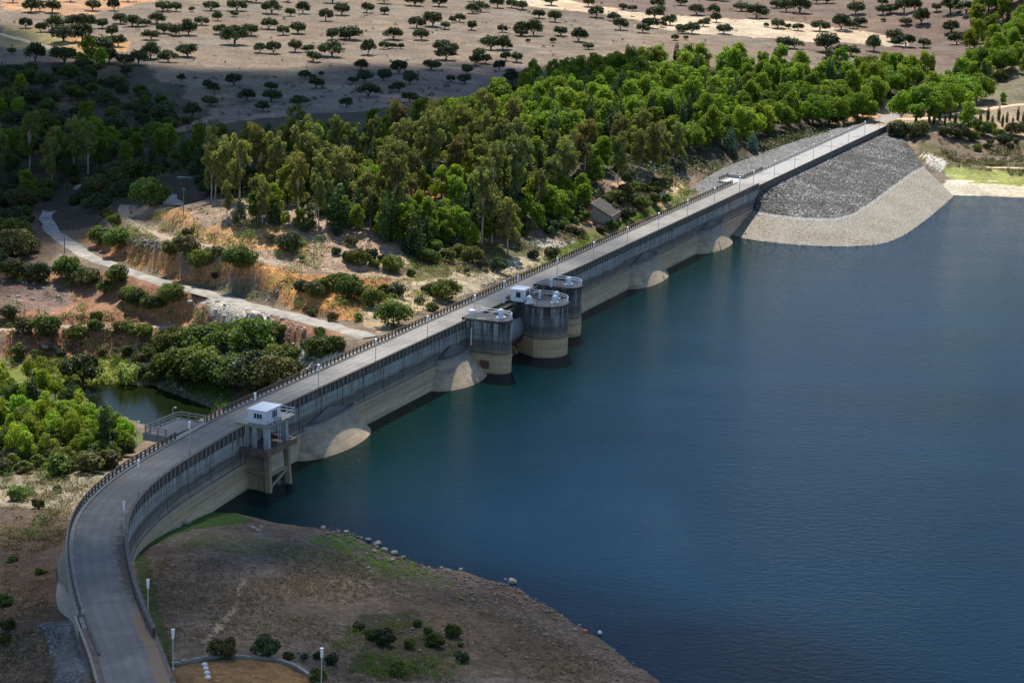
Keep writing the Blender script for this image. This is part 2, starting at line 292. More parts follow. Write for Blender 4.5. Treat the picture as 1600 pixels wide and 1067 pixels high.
# ------------------------------------------------------------------ terrain height
DS=[ # downstream side, (px,py,z)
(0,1067,3),(60,1067,5),(110,1067,7.6),(0,1010,1.8),(60,980,4),(90,960,3.2),(120,1000,6.5),(0,940,1),(75,900,1.4),(40,900,1.4),(90,860,.6),(0,860,0),(40,830,-.4),(90,815,-.3),(0,790,-1.6),(60,770,-2.2),(110,770,-2),
(0,740,-3.4),(60,735,-3.4),(140,730,-3.4),(110,700,-4.6),(0,700,-4.6),(190,700,-5.2),(60,660,-5.2),(0,640,-5.4),(230,690,-5.4),
(150,597,-5.5),(90,600,-5.3),(0,600,-5.2),(60,575,-5),(150,578,-5),(210,596,-5.4),(265,607,-5.4),(300,620,-5.2),(345,632,-4.8),(0,562,-4.4),(100,552,-3.6),(200,555,-3.6),
(0,535,-2.3),(80,535,-2.3),(220,535,-1.9),(300,600,-4.6),(380,610,-3),(430,600,-.5),(330,560,-1.8),(420,560,1.2),(300,530,.2),(0,500,.2),(100,500,.2),
(0,470,1.6),(60,450,2.6),(140,470,1),(200,480,1.7),(260,495,1.8),(350,505,3.6),(430,520,5),(500,560,4.4),(470,585,1.5),(540,545,7),(570,530,8.6),(610,512,8.4),
(0,420,3.4),(0,380,4),(30,350,4.5),(0,320,5),(60,305,5.6),(140,370,6.3),(190,395,7.6),(260,420,8.2),(330,440,8.8),(420,450,9.8),(480,470,9.4),(540,480,9),(600,490,8.8),(650,480,8.2),(720,450,7.9),(800,425,7.5),(860,400,7.1),(950,370,7),(1040,340,7.3),
(150,320,7.4),(210,300,8.6),(240,345,10.2),(300,370,12.4),(380,385,13),(460,410,12.6),(540,425,11.6),(620,435,10.3),(700,430,9.2),
(260,330,13),(330,342,15.6),(420,355,16),(500,365,15.5),(560,385,13.8),(640,400,11.8),(740,400,10.2),(850,375,9.2),(700,370,12.3),(620,350,15.6),(700,330,15),(800,345,12.6),(900,330,11.6),(930,350,9),(960,310,12.6),(1000,300,12.6),(1050,295,11.3),(1075,296,6.5),
(130,270,9.6),(0,260,10),(280,280,13.5),(400,310,17),(550,300,17.5),(700,280,17.5),(850,280,16.5),(1000,260,15.5),(1100,252,9),(1150,258,6.8),(1250,222,6.8),(1320,197,7.6),
(0,200,14),(200,220,14),(400,230,18),(600,220,18),(800,200,18),(950,180,17),(1100,200,15),(1200,238,6.8),(1290,205,7),
(0,100,19),(200,100,20),(400,110,19),(600,110,19),(800,100,19),(1000,100,18),(1200,110,17),(1350,140,13),(1360,180,9.3),(-150,150,17),(-150,0,24),(-150,400,4.5),(-150,600,-4),(-150,800,-2),
(0,0,24),(300,0,23),(600,0,23),(900,0,23),(1200,0,23),(1500,0,25),(1300,60,19),(1450,80,17)]
SH=[(1600,0,34),(1750,0,42),(1600,60,24),(1540,60,20),(1450,120,14),(1550,130,14),(1600,120,16),(1750,120,20),(1420,170,10.5),(1500,165,10),(1600,165,10),(1750,170,10),(1400,190,9),(1440,205,8.3),(1500,205,8),(1600,205,7),
 (1450,235,5.5),(1500,235,5),(1600,235,4.5),(1600,262,3),(1500,262,3),(1750,262,3),(1490,290,1.1),(1540,292,1),(1600,295,.9),(1750,296,.9)]
US=[ (1500,309,-.3),(1600,311,-.3),(1750,312,-.3),(1600,335,-3),(1490,345,-3.5),
 (1380,205,4),(1250,270,2),(1180,310,0),(1425,245,3.5),(1400,300,0.),(1300,360,-1),(1180,385,-3),(1300,420,-5),(1100,420,-5),(1400,420,-5),(900,600,-5),(700,650,-5),(560,720,-4),(480,740,-3),(1200,700,-6),(1600,600,-6),(1000,1000,-5),(1300,1067,-6),
 (330,797,0),(400,811,0),(470,821,0),(530,824,0),(570,841,0),(615,867,0),(660,878,0),(730,892,0),(800,912,0),(850,935,0),(900,975,0),(960,1015,0),(1040,1067,0),
 (345,780,-2),(430,795,-2.5),(600,820,-3),(700,860,-3),(850,900,-3),(950,970,-3),(1100,1067,-3),(260,815,.6),(225,845,2.4),(215,870,3.3),(290,810,.5),
 (330,830,1.6),(260,870,3.2),(225,915,4.6),(400,850,2),(330,900,3.8),(500,880,2.3),(580,900,1.8),(700,920,1.3),(245,970,6.3),(330,960,5.6),(450,960,4.4),(600,960,3.2),(750,970,2.2),(850,1000,1.4),(270,1020,8),(300,1035,8.6),(400,1040,8.5),(500,1050,7.2),(620,1050,4.7),(760,1060,3.2),(900,1060,1.2),(300,1067,8.9),(420,1067,8.9),(350,1150,8.9),(600,1150,6),(800,1150,4),(1000,1150,2),(1150,1150,-1.5)]
def rbf(pts):
    X=np.array([at(*p)[:2] for p in pts]); z=np.array([p[2] for p in pts],float); c=9.
    K=np.sqrt(((X[:,None]-X[None])**2).sum(2)+c*c); n=len(z); A=np.zeros((n+3,n+3)); A[:n,:n]=K+np.eye(n)*-.35; Pm=np.c_[np.ones(n),X/500]; A[:n,n:]=Pm; A[n:,:n]=Pm.T
    wts=np.linalg.solve(A,np.r_[z,0,0,0]); 
    def f(x,y):
        r=wts[n]+wts[n+1]*x/500+wts[n+2]*y/500
        for i in range(n): r=r+wts[i]*np.sqrt((x-X[i,0])**2+(y-X[i,1])**2+c*c)
        return r
    return f
X0,X1,Y0,Y1,GS=-420.,520.,150.,1420.,2.0
gx=np.arange(X0,X1+GS,GS); gy=np.arange(Y0,Y1+GS,GS); GX,GY=np.meshgrid(gx,gy)
hd=np.clip(rbf(DS+SH)(GX,GY),-16,60); hu=np.clip(rbf(US+SH)(GX,GY),-7,60)
# side of the dam line (extended straight beyond both ends)
cl=np.vstack([ctr[0]-tang[0]*400,ctr[::6],ctr[-1],ctr[-1]+tang[-1]*900])
def side(x,y):
    best=np.full(np.shape(x),1e18); sg=np.zeros(np.shape(x))
    for a,b in zip(cl[:-1],cl[1:]):
        d=b-a; L=d@d; t=np.clip(((x-a[0])*d[0]+(y-a[1])*d[1])/L,0,1); qx=x-a[0]-t*d[0]; qy=y-a[1]-t*d[1]; r=qx*qx+qy*qy
        k=r<best; best=np.where(k,r,best); sg=np.where(k,np.sign(d[1]*qx-d[0]*qy),sg)
    return np.sqrt(best)*sg
sdist=side(GX,GY); sloc=(GX-_B[0])*UU[0]+(GY-_B[1])*UU[1]; nloc=(GX-_B[0])*NN[0]+(GY-_B[1])*NN[1]
wide=1.5+np.clip((sloc-372)/8,0,60)+np.clip((-135-sloc)/4,0,30)
t_=np.clip(sdist/wide*.5+.5,0,1); t_=t_*t_*(3-2*t_); HG=hd*(1-t_)+hu*t_
on_dam=(np.abs(sdist)<WD/2+.8)&(sloc<368); HG=np.where(on_dam,np.minimum(HG,H-1.2),HG)
near_end=(np.abs(sdist)<WD/2+2)&(((sloc>=368)&(sloc<392))|(sloc<-150)); HG=np.where(near_end,H-.15,HG)
# tracks and roads in the landscape: (pixel x, pixel y, height), half width
TR={'access':([(580,527,8.7),(560,522,8.6),(520,510,8.2),(460,493,7.5),(400,480,7.0),(340,462,6.5),(280,447,6.1),(220,430,5.8),(165,410,5.5),(125,392,5.3),(95,372,5.2),(78,352,5.3),(74,335,5.5),(88,320,5.9),(104,308,6.4),(135,290,7.7)],2.3),
 'terrace':([(700,441,9.2),(640,437,10.),(560,431,11.1),(500,428,11.8),(450,419,12.3),(400,404,12.7),(340,388,12.6),(270,374,11.7),(225,358,10.4),(198,340,9.8),(192,325,9.7),(205,310,10.2),(240,296,11)],1.5),
 'upper':([(272,322,12.5),(262,305,12.2),(275,290,12.8),(298,283,13.4),(290,277,13.7),(268,276,13.6)],2.6),
 'lower':([(275,509,.6),(240,514,.2),(180,512,0),(100,510,-.2),(0,516,-.8),(-100,520,-1)],1.5),
 'bank':([(1600,263,3.4),(1540,262,3.6),(1480,255,4.4),(1462,240,5.6),(1458,222,7),(1447,205,8.3),(1400,187,9)],1.6),
 'field':([(0,53,20.6),(60,70,20.1),(130,88,19.6)],1.8),
 'east':([(1600,163,10),(1530,172,9.8),(1480,180,9.4),(1440,186,9.1),(1400,186,9.0)],1.6)}
TRW={}
for k,(pts,hw) in TR.items():
    W=catmull([at(*p) for p in pts],3.); TRW[k]=(W,hw)
    for a,b in zip(W[:-1],W[1:]):
        d=b[:2]-a[:2]; L=d@d+1e-9; m_=(GX>min(a[0],b[0])-9)&(GX<max(a[0],b[0])+9)&(GY>min(a[1],b[1])-9)&(GY<max(a[1],b[1])+9)
        if not m_.any(): continue
        x=GX[m_]; y=GY[m_]; t=np.clip(((x-a[0])*d[0]+(y-a[1])*d[1])/L,0,1); r=np.hypot(x-a[0]-t*d[0],y-a[1]-t*d[1]); q=np.clip(1-(r-hw-.8)/4,0,1); q=q*q*(3-2*q)
        HG[m_]=HG[m_]*(1-q)+(a[2]+t*(b[2]-a[2]))*q
POOL=[(128,607),(150,600),(195,603),(228,601),(262,610),(300,624),(340,640),(330,655),(250,668),(200,650),(160,640),(135,622)]
def poly_in(P,x,y):
    r=np.zeros(np.shape(x),bool); 
    for (ax,ay),(bx,by) in zip(P,P[1:]+P[:1]):
        c=((ay>y)!=(by>y))&(x<(bx-ax)*(y-ay)/(by-ay+1e-12)+ax); r^=c
    return r
PL=-6.; poolW=[tuple(at(x,y,PL)[:2]) for x,y in POOL]; HG=np.where(poly_in(poolW,GX,GY),PL-1.3,np.where((HG<PL+.35)&(sdist<-WD/2-1)&(sloc<120),PL+.35,HG))
def hgrid(x,y):
    fx=np.clip((np.asarray(x)-X0)/GS,0,len(gx)-1.001); fy=np.clip((np.asarray(y)-Y0)/GS,0,len(gy)-1.001); i=fx.astype(int); j=fy.astype(int); a=fx-i; b=fy-j
    return (HG[j,i]*(1-a)+HG[j,i+1]*a)*(1-b)+(HG[j+1,i]*(1-a)+HG[j+1,i+1]*a)*b
_TT=np.linspace(.05,1,900)
def gnd(px,py):
    d=ray(px,py); d=d/np.linalg.norm(d[:2]); t=np.arange(180,1500,1.5); P=CP+d*t[:,None]; k=np.argmax(P[:,2]<hgrid(P[:,0],P[:,1])); 
    if k==0: return CP+d*1200
    p=P[k]; return np.array([p[0],p[1],float(hgrid(p[0],p[1]))])
def roll(pts,z=None): return [tuple(gnd(x,y)[:2]) for x,y in pts]
# ------------------------------------------------------------------ terrain mesh
ys=[-4000,-2000,-800,-300,0,100,150,175,190]
while ys[-1]<1150: ys.append(ys[-1]+max(.85,ys[-1]*.0024))
ys+=[1180,1220,1280,1350,1450,1600,1900,2400,3500,5500,9000]; ys=np.array(ys,float)
tx=np.linspace(-1,1,430); ext=np.array([8,20,50,120,300,900,2500,7000.])
hw=np.clip(.27*ys+30,90,340); XX=np.concatenate([(-hw[:,None]-ext[::-1][None]),hw[:,None]*tx[None],(hw[:,None]+ext[None])],1); YY=np.repeat(ys[:,None],XX.shape[1],1)
ZZ=hgrid(XX,YY); far=np.clip((YY-1300)/3000,0,1); ZZ=ZZ+far*(40+60*fbm(XX,YY,900))
rough=fbm(XX,YY,14,5)*1.5+fbm(XX,YY,2.6,3)*.55
slope=np.hypot(np.gradient(ZZ,axis=0)/np.maximum(1e-3,np.gradient(YY,axis=0)),np.gradient(ZZ,axis=1)/np.maximum(1e-3,np.gradient(XX,axis=1)))
amp=np.clip(.25+slope*2.2,.25,1.2)
for k,(W,hwid) in TRW.items():
    for a,b in zip(W[:-1],W[1:]):
        m_=(XX>min(a[0],b[0])-6)&(XX<max(a[0],b[0])+6)&(YY>min(a[1],b[1])-6)&(YY<max(a[1],b[1])+6); x=XX[m_]; y=YY[m_]; d=b[:2]-a[:2]; L=d@d+1e-9
        t=np.clip(((x-a[0])*d[0]+(y-a[1])*d[1])/L,0,1); r=np.hypot(x-a[0]-t*d[0],y-a[1]-t*d[1]); amp[m_]=np.minimum(amp[m_],np.clip((r-hwid)/2.5,.02,1.2))
S2=(XX-_B[0])*UU[0]+(YY-_B[1])*UU[1]
bigmask=(YY>150)&(YY<1300); sdm=np.full(XX.shape,99.); sdm[bigmask]=side(XX[bigmask],YY[bigmask]); amp=np.minimum(amp,np.clip((np.abs(sdm)-WD/2-1)/3,.05,1.2))
ZZ=ZZ+rough*amp
# albedo zones, outlines rolled down onto the ground; later ones cover earlier ones
C=np.zeros(XX.shape+(3,)); C[:]=(.20,.15,.105); RK=np.full(XX.shape,.18)
wx=fbm(XX,YY,16,4)*13; wy=fbm(XX+500,YY+300,16,4)*16; wx2=fbm(XX,YY,4,3)*4; wy2=fbm(XX+90,YY+70,4,3)*5
ZN=[ # polygon, colour, rock, wobble
([(-400,-60),(2000,-60),(2000,130),(1400,125),(1000,100),(840,130),(640,165),(300,200),(-400,200)],(.205,.158,.115),.18,1),
([(800,-60),(2000,-60),(2000,110),(1380,100),(1180,60),(1000,40),(860,20)],(.165,.118,.09),.14,1),
([(1000,22),(1250,35),(1420,60),(1420,72),(1250,66),(1000,44)],(.52,.40,.27),.1,.7),
([(800,-20),(900,4),(1060,30),(1200,40),(1200,48),(1040,38),(880,16),(800,6)],(.55,.42,.28),.1,.5),
([(0,-20),(330,-20),(200,10),(140,25),(0,18)],(.42,.24,.13),.1,1),
([(0,40),(60,45),(140,75),(150,95),(60,85),(0,75)],(.34,.27,.12),.1,.6),
([(110,60),(200,65),(210,80),(120,82)],(.45,.25,.1),.1,.6),
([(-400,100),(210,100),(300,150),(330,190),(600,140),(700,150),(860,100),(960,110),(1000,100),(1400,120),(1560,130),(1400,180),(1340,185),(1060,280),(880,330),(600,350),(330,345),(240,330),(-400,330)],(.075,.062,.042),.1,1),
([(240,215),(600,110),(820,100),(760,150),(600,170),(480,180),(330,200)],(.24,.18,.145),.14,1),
([(-400,300),(60,300),(60,350),(100,400),(0,440),(-400,440)],(.15,.105,.075),.2,1),
# terraces
([(250,320),(560,345),(680,400),(700,440),(560,440),(430,420),(330,395),(240,370),(190,320)],(.37,.265,.19),.35,1),
([(240,330),(330,345),(420,350),(480,380),(470,410),(400,395),(300,365),(240,350)],(.5,.275,.125),.4,1),
([(130,360),(190,375),(250,385),(380,410),(460,430),(560,440),(640,450),(640,500),(560,500),(480,485),(380,460),(280,435),(180,405)],(.42,.195,.08),.4,1),
([(390,420),(470,440),(550,450),(560,490),(470,480),(380,450)],(.54,.27,.09),.3,1),
([(620,440),(700,445),(760,430),(660,490),(590,520),(560,500)],(.45,.33,.21),.45,1),
([(0,410),(110,420),(190,430),(300,455),(420,485),(520,515),(540,545),(470,600),(400,620),(280,610),(220,560),(0,560)],(.30,.15,.085),.4,1),
([(200,450),(300,475),(330,500),(250,505),(190,490)],(.38,.19,.08),.4,.8),
([(0,440),(90,440),(110,470),(80,485),(0,480)],(.21,.135,.1),.95,.8),
([(300,478),(420,490),(430,508),(380,512),(320,500)],(.46,.38,.29),.9,.7),
([(455,540),(500,555),(540,555),(500,580),(460,585)],(.6,.56,.48),.9,.6),
([(385,488),(415,488),(420,505),(390,508)],(.75,.72,.66),.9,.4),
([(210,545),(240,560),(300,610),(285,618),(240,590),(200,560)],(.42,.3,.2),.9,.6),
([(-300,560),(200,558),(215,600),(110,612),(-300,612)],(.20,.22,.045),.15,.8),
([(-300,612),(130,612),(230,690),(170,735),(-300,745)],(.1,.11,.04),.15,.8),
([(-300,735),(150,728),(170,745),(120,800),(60,815),(-300,800)],(.31,.255,.17),.2,1),
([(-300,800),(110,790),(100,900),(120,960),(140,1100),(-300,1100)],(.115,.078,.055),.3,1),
([(60,975),(130,972),(150,1075),(95,1075)],(.17,.17,.17),.95,.6),
# south slope behind the dam
([(640,395),(740,380),(860,370),(900,400),(700,470),(640,450)],(.15,.135,.06),.2,1),
([(640,455),(720,420),(860,390),(900,385),(880,405),(780,440),(700,475)],(.50,.40,.26),.4,.8),
([(860,400),(870,385),(1000,330),(1080,280),(1080,320),(960,368)],(.15,.17,.055),.2,.6),
([(820,372),(895,376),(890,388),(830,385)],(.5,.44,.36),.3,.4),
([(955,290),(1010,285),(1030,320),(1000,325),(965,315)],(.62,.38,.2),.5,.5),
([(1035,292),(1072,283),(1070,300),(1040,330),(1030,320)],(.65,.47,.28),.5,.4),
([(900,320),(935,318),(930,355),(895,350)],(.5,.25,.12),.5,.6),
([(610,300),(650,295),(700,310),(650,360),(620,365)],(.5,.22,.1),.2,.8),
([(665,275),(760,268),(760,280),(670,290)],(.5,.36,.24),.2,.5),
# east bank
([(1340,150),(1420,165),(1500,150),(1700,130),(1700,240),(1450,240),(1380,200),(1330,195)],(.33,.24,.16),.25,1),
([(1400,120),(1540,110),(1700,120),(1700,150),(1540,160),(1480,190)],(.2,.17,.1),.2,1),
([(1400,195),(1460,205),(1700,215),(1700,245),(1500,245),(1440,230)],(.17,.13,.09),.2,.7),
([(1430,225),(1500,248),(1700,262),(1700,285),(1480,270),(1440,255)],(.13,.115,.05),.2,.5),
([(1440,240),(1475,250),(1480,275),(1455,270)],(.62,.56,.45),.8,.5),
([(1470,268),(1700,278),(1700,292),(1500,285)],(.33,.34,.11),.2,.4),
([(1480,283),(1700,290),(1700,330),(1460,330)],(.60,.53,.40),.2,.15),
([(1500,286),(1600,285),(1600,291),(1530,291)],(.27,.3,.07),.1,.3),
([(1290,195),(1360,178),(1400,170),(1420,185),(1400,195),(1350,192)],(.5,.3,.17),.2,.4),
# peninsula
([(150,790),(330,785),(1200,1100),(1200,1300),(100,1300),(200,900)],(.2,.147,.105),.35,0),
([(330,790),(540,815),(640,860),(820,905),(920,965),(1060,1067),(1200,1200),(1100,1250),(880,1060),(780,985),(640,920),(500,870),(400,835),(300,830)],(.17,.12,.085),.85,.5),
([(560,890),(700,900),(820,950),(900,1010),(960,1060),(700,1067),(640,1000)],(.15,.105,.07),.6,.7),
([(270,808),(350,800),(390,812),(380,822),(290,832),(210,875),(200,860)],(.075,.125,.03),.2,.6),
([(300,835),(460,855),(540,870),(640,905),(560,905),(420,870),(280,860)],(.155,.135,.07),.5,1),
([(480,838),(560,838),(585,862),(540,866),(480,852)],(.095,.13,.04),.3,.9),
([(560,860),(640,880),(720,915),(700,925),(600,900)],(.12,.115,.055),.45,.9),
([(560,960),(650,960),(720,1020),(640,1067),(560,1060)],(.085,.075,.04),.2,.8),
([(200,850),(225,850),(250,950),(275,1040),(262,1045),(235,970)],(.08,.1,.03),.2,.3),
([(378,905),(384,905),(372,950),(345,985),(322,1005),(316,1003),(340,978),(366,945)],(.42,.31,.2),.05,.12),
([(268,1042),(340,1034),(420,1034),(470,1048),(500,1090),(520,1200),(250,1200)],(.32,.18,.075),.1,.1),
]
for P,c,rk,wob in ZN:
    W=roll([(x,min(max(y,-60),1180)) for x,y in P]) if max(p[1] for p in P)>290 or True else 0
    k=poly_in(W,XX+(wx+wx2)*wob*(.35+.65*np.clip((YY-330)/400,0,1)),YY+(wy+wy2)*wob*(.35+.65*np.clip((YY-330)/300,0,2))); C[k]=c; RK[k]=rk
gv=fbm(XX,YY,9,4); C*= (1+.6*gv)[...,None]
tint=fbm(XX+900,YY,30,3)[...,None]*2; C=np.clip(C*(1+tint*np.array([.12,0,-.12])),.01,.9)
# scattered dead-grass and scrub tint
nv,mv=XX.shape; V=np.stack([XX,YY,ZZ],-1).reshape(-1,3); ii=np.arange(nv*mv).reshape(nv,mv); Q=np.stack([ii[:-1,:-1],ii[:-1,1:],ii[1:,1:],ii[1:,:-1]],-1).reshape(-1,4)
me=bpy.data.meshes.new('ground'); me.vertices.add(len(V)); me.vertices.foreach_set('co',V.ravel().astype(np.float32)); me.loops.add(Q.size); me.polygons.add(len(Q))
me.loops.foreach_set('vertex_index',Q.ravel().astype(np.int32)); me.polygons.foreach_set('loop_start',np.arange(0,Q.size,4,dtype=np.int32)); me.polygons.foreach_set('use_smooth',np.ones(len(Q),bool)); me.update(calc_edges=True)
for nm,arr in (('Col',C.reshape(-1,3)),('Rock',np.repeat(RK.reshape(-1,1),3,1))):
    ca=me.color_attributes.new(nm,'FLOAT_COLOR','POINT'); ca.data.foreach_set('color',np.c_[arr,np.ones(len(arr))].astype(np.float32).ravel())
me.materials.append(M['ground']); go=bpy.data.objects.new('ground',me); COL.objects.link(go); tag(go,kind='structure')
# reservoir and pool
rp=off(-.8); rp=rp[arc>-150]; P=[(q[0],q[1]) for q in rp[::3]]+[(160,735),(700,900),(4000,900),(4000,-3500),(-30,-3500),(-30,150)]
wv=[(x,y,0) for x,y in P]; tag(mesh_obj('reservoir_water',wv,[tuple(range(len(wv)))[::-1]],M['water']),kind='structure')
pw=[(x,y,PL) for x,y in [tuple(at(a,b,PL)[:2]) for a,b in [(100,590),(360,590),(345,668),(100,672)]]]
tag(mesh_obj('pool_water',pw,[(0,1,2,3)],M['pool']),kind='structure')
# ribbons for tracks
M['track']=plain('gravel_track',(.29,.265,.23),.95,.45,.4); M['dirt']=plain('dirt_track',(.31,.235,.165),.95,.35,.7); M['sand']=plain('sandy_track',(.60,.44,.28),.95,.25,.7)
def ribbon(name,W,hw,m,jit=.6):
    W=catmull(W[::2] if len(W)>8 else W,1.2); T=np.gradient(W[:,:2],axis=0); T/=np.linalg.norm(T,axis=1)[:,None]; NR=np.stack([T[:,1],-T[:,0]],1); V=[]; K=7
    for i,(p,nn) in enumerate(zip(W,NR)):
        l=hw+jit*2*(vn(i*1.2,0,5)-.5); r=hw+jit*2*(vn(i*1.2,50,5)-.5)
        for j in range(K):
            q=p[:2]+nn*(-l+(l+r)*j/(K-1)); V.append((q[0],q[1],p[2]+.1-(.22 if j in(0,K-1) else 0)))
    Fc=[(i*K+j,i*K+j+1,(i+1)*K+j+1,(i+1)*K+j) for i in range(len(W)-1) for j in range(K-1)]
    return tag(mesh_obj(name,V,Fc,m,None,True),kind='structure')
for k,mm,nm in (('access','track','access_road'),('terrace','dirt','terrace_track'),('upper','track','upper_road'),('lower','dirt','lower_track'),('bank','sand','bank_track'),('field','sand','field_track'),('east','sand','east_track')):
    ribbon(nm,TRW[k][0],TRW[k][1],M[mm])
# ------------------------------------------------------------------ dam
dam=tag(empty('dam',D(100,-3.8,H)),'long curved concrete dam with a road along its crest holding back the blue reservoir','dam')
def dpart(mb_or,name,m,par=dam,smooth=False):
    if isinstance(mb_or,MB): o=mesh_obj(name,mb_or.v,mb_or.f,m,None,smooth)
    else: V,Fc,UV=mb_or; o=mesh_obj(name,V,Fc,m,None,smooth,UV)
    o.parent=par; off_=Vector((0,0,0)); q=par
    while q: 
        if q.type=='EMPTY': off_+=q.location
        q=q.parent
    o.data.transform(Matrix.Translation(-off_)) if False else None
    o.matrix_parent_inverse=Matrix.Translation(off_).inverted(); return o
# reservoir face, closed body so it is solid
V,Fc,UV=loft(-131,232,[(0,H),(.12,H-.02),(.12,6.45),(.02,6.35),(.35,4.25),(.55,4.1),(1.15,0),(1.9,-4.5),(-1.5,-4.5),(-1.5,H)],uvmode='z'); dpart((V,Fc,UV),'reservoir_face',M['dam'])
V,Fc,UV=loft(-131,371,[(-1.5,H-.02),(-1.5,-5),(-WD-9,-17),(-WD-9.5,-17),(-WD-.1,5.5),(-WD-.1,H-.02)]); dpart((V,Fc,UV),'valley_face',M['conc'])
# deck and kerbs
V,Fc,UV=loft(-131,371.5,[(-.02,H),(-WD,H),(-WD,H-.6),(-.02,H-.6)]); dpart((V,Fc,UV),'deck',M['conc'])
V,Fc,UV=loft(-127,231,[(-WD+.75,H),(-WD+.75,H+.22),(-WD-.25,H+.22),(-WD-.25,H-.5),(-WD,H-.5),(-WD,H)]); dpart((V,Fc,UV),'kerb',M['conc'])
V,Fc,UV=loft(-185,-130.9,[(.4,H-.03),(-WD-.6,H-.03),(-WD-.6,H-2),(.4,H-2)]); dpart((V,Fc,UV),'approach_slab',M['conc_brown'])
V,Fc,UV=loft(-140,-127,[(-WD+.75,H+.02),(-WD+.75,H+.3),(-WD+.45,H+.3),(-WD+.45,H+.02)]); dpart((V,Fc,UV),'kerb',M['conc_dark'])
V,Fc,UV=loft(-160,-127,[(-WD-.3,H-.4),(-WD-.3,H+.12),(-WD-.6,H+.12),(-WD-.6,H-1.4)]); dpart((V,Fc,UV),'kerb',M['conc'])
# parapet panels between small piers
V,Fc,UV=loft(-135.6,228,[(.14,H-.5),(.14,H+1.),(-.14,H+1.),(-.14,H-.02),(.0,H-.5)]); dpart((V,Fc,UV),'parapet',M['parapet'])
V,Fc,UV=loft(-135.6,228,[(.24,H+1.002),(.24,H+1.12),(-.22,H+1.12),(-.22,H+1.002)]); dpart((V,Fc,UV),'parapet_coping',M['conc_dark'])
far_ribs=MB(); a=-134.8; i=0; rib0=None
while a<227.5:
    ux,uy=frame_at(a)
    if i<98:
        if rib0 is None: rib0=MB().box((0,.19,.35),(.11,.06,.64)).box((0,-.17,.5),(.09,.04,.49)).box((0,0,.9),(.1,.2,.07)).build('parapet_rib',M['conc'],dam); o=rib0
        else: o=rib0.copy(); COL.objects.link(o)
        p=P_at(a,0,H); o.location=Vector(p)-Vector(dam.location); o.rotation_euler=(0,0,math.atan2(uy[1],uy[0])-math.pi/2)
    else:
        p=P_at(a,.19,H+.35); far_ribs.box(p,(.11,.06,.64),ux,uy); p=P_at(a,-.17,H+.5); far_ribs.box(p,(.09,.04,.49),ux,uy)
    a+=1.54; i+=1
tag(dpart(far_ribs,'distant_parapet_ribs',M['conc']),kind='stuff')
V,Fc,UV=loft(228.2,371.5,[(.12,H-1.6),(.12,H+.45),(-.15,H+.45),(-.15,H-.02),(-.05,H-1.6)]); dpart((V,Fc,UV),'low_parapet',M['conc_dark'])
# half-cone outlet hoods on the reservoir face
def hood(s0,a_top,b_top,zt,a_bot,b_bot,za,wob):
    V=[];K=25; R=[]; prof=[(0,zt)]
    rings=[]; 
    def ring(a,b,z,rise=0): return [D(s0+a*math.cos(math.pi*(1-i/(K-1))),.42+b*max(0,math.sin(math.pi*(1-i/(K-1))))**.9,z+rise*math.sin(math.pi*i/(K-1))) for i in range(K)]
    # inner shallow cone from the apex to the rim
    rings.append([D(s0,.3,za)]*K); rings.append(ring(a_top*.5,b_top*.45,(za+zt)/2-.1)); rings.append(ring(a_top-.3,b_top-.3,zt+.05)); rings.append(ring(a_top-.28,b_top-.27,zt+.18)); rings.append(ring(a_top+.05,b_top+.05,zt+.15))
    for t in np.linspace(.08,1,9):
        f=t**1.35; rings.append(ring(a_top+(a_bot-a_top)*f,b_top+(b_bot-b_top)*f,zt+(-.6-zt)*t))
    rings.append(ring(a_bot+2,b_bot+2,-5)); V=[p for r in rings for p in r]
    Fc=[(i*K+j,(i+1)*K+j,(i+1)*K+j+1,i*K+j+1) for i in range(len(rings)-1) for j in range(K-1)]
    return dpart((V,Fc,None),'outlet_hood',M['skirt'],smooth=True)
hood(-17.2,8.8,1.5,4.7,13.,5.6,6.2,0); hood(32,6.8,1.7,4.9,11.,6.4,6.7,0); hood(137.5,8.2,1.5,5.,12.8,5.2,6.6,0); hood(186,9.,1.5,5.,13.,5.4,6.3,0)
# spillway piers
def pier(s0,s1,nf,zt,k=13,skirt=0,name='spillway_pier',tap=0):
    r=(s1-s0)/2; c=(s0+s1)/2; n0=nf-r
    def outl(e,z): return [D(s0-e+tap,-1.,z),D(s0-e,n0,z)]+[D(c-(r+e)*math.cos(math.pi*i/k),n0+(r+e)*math.sin(math.pi*i/k),z) for i in range(1,k)]+[D(s1+e,n0,z),D(s1+e,-1.,z)]
    L=[outl(.10+skirt,-5),outl(.10+skirt,0.),outl(.10+skirt*.6,2.6),outl(.1,3.85),outl(0,3.95),outl(0,zt-.5),outl(.14,zt-.45),outl(.14,zt)]
    m=len(L[0]); V=[p for l in L for p in l]; Fc=[(i*m+j,i*m+(j+1)%m,(i+1)*m+(j+1)%m,(i+1)*m+j) for i in range(len(L)-1) for j in range(m)]+[tuple(range((len(L)-1)*m,len(L)*m))]
    o=dpart((V,Fc,None),name,M['pier']); return o,outl
PZ=10.35
p1,o1=pier(39.4,44.6,8.2,PZ); p2,o2=pier(55.6,65.4,12.2,PZ,17,tap=5.); p3,o3=pier(74.6,80.6,8.4,PZ,13,.0)
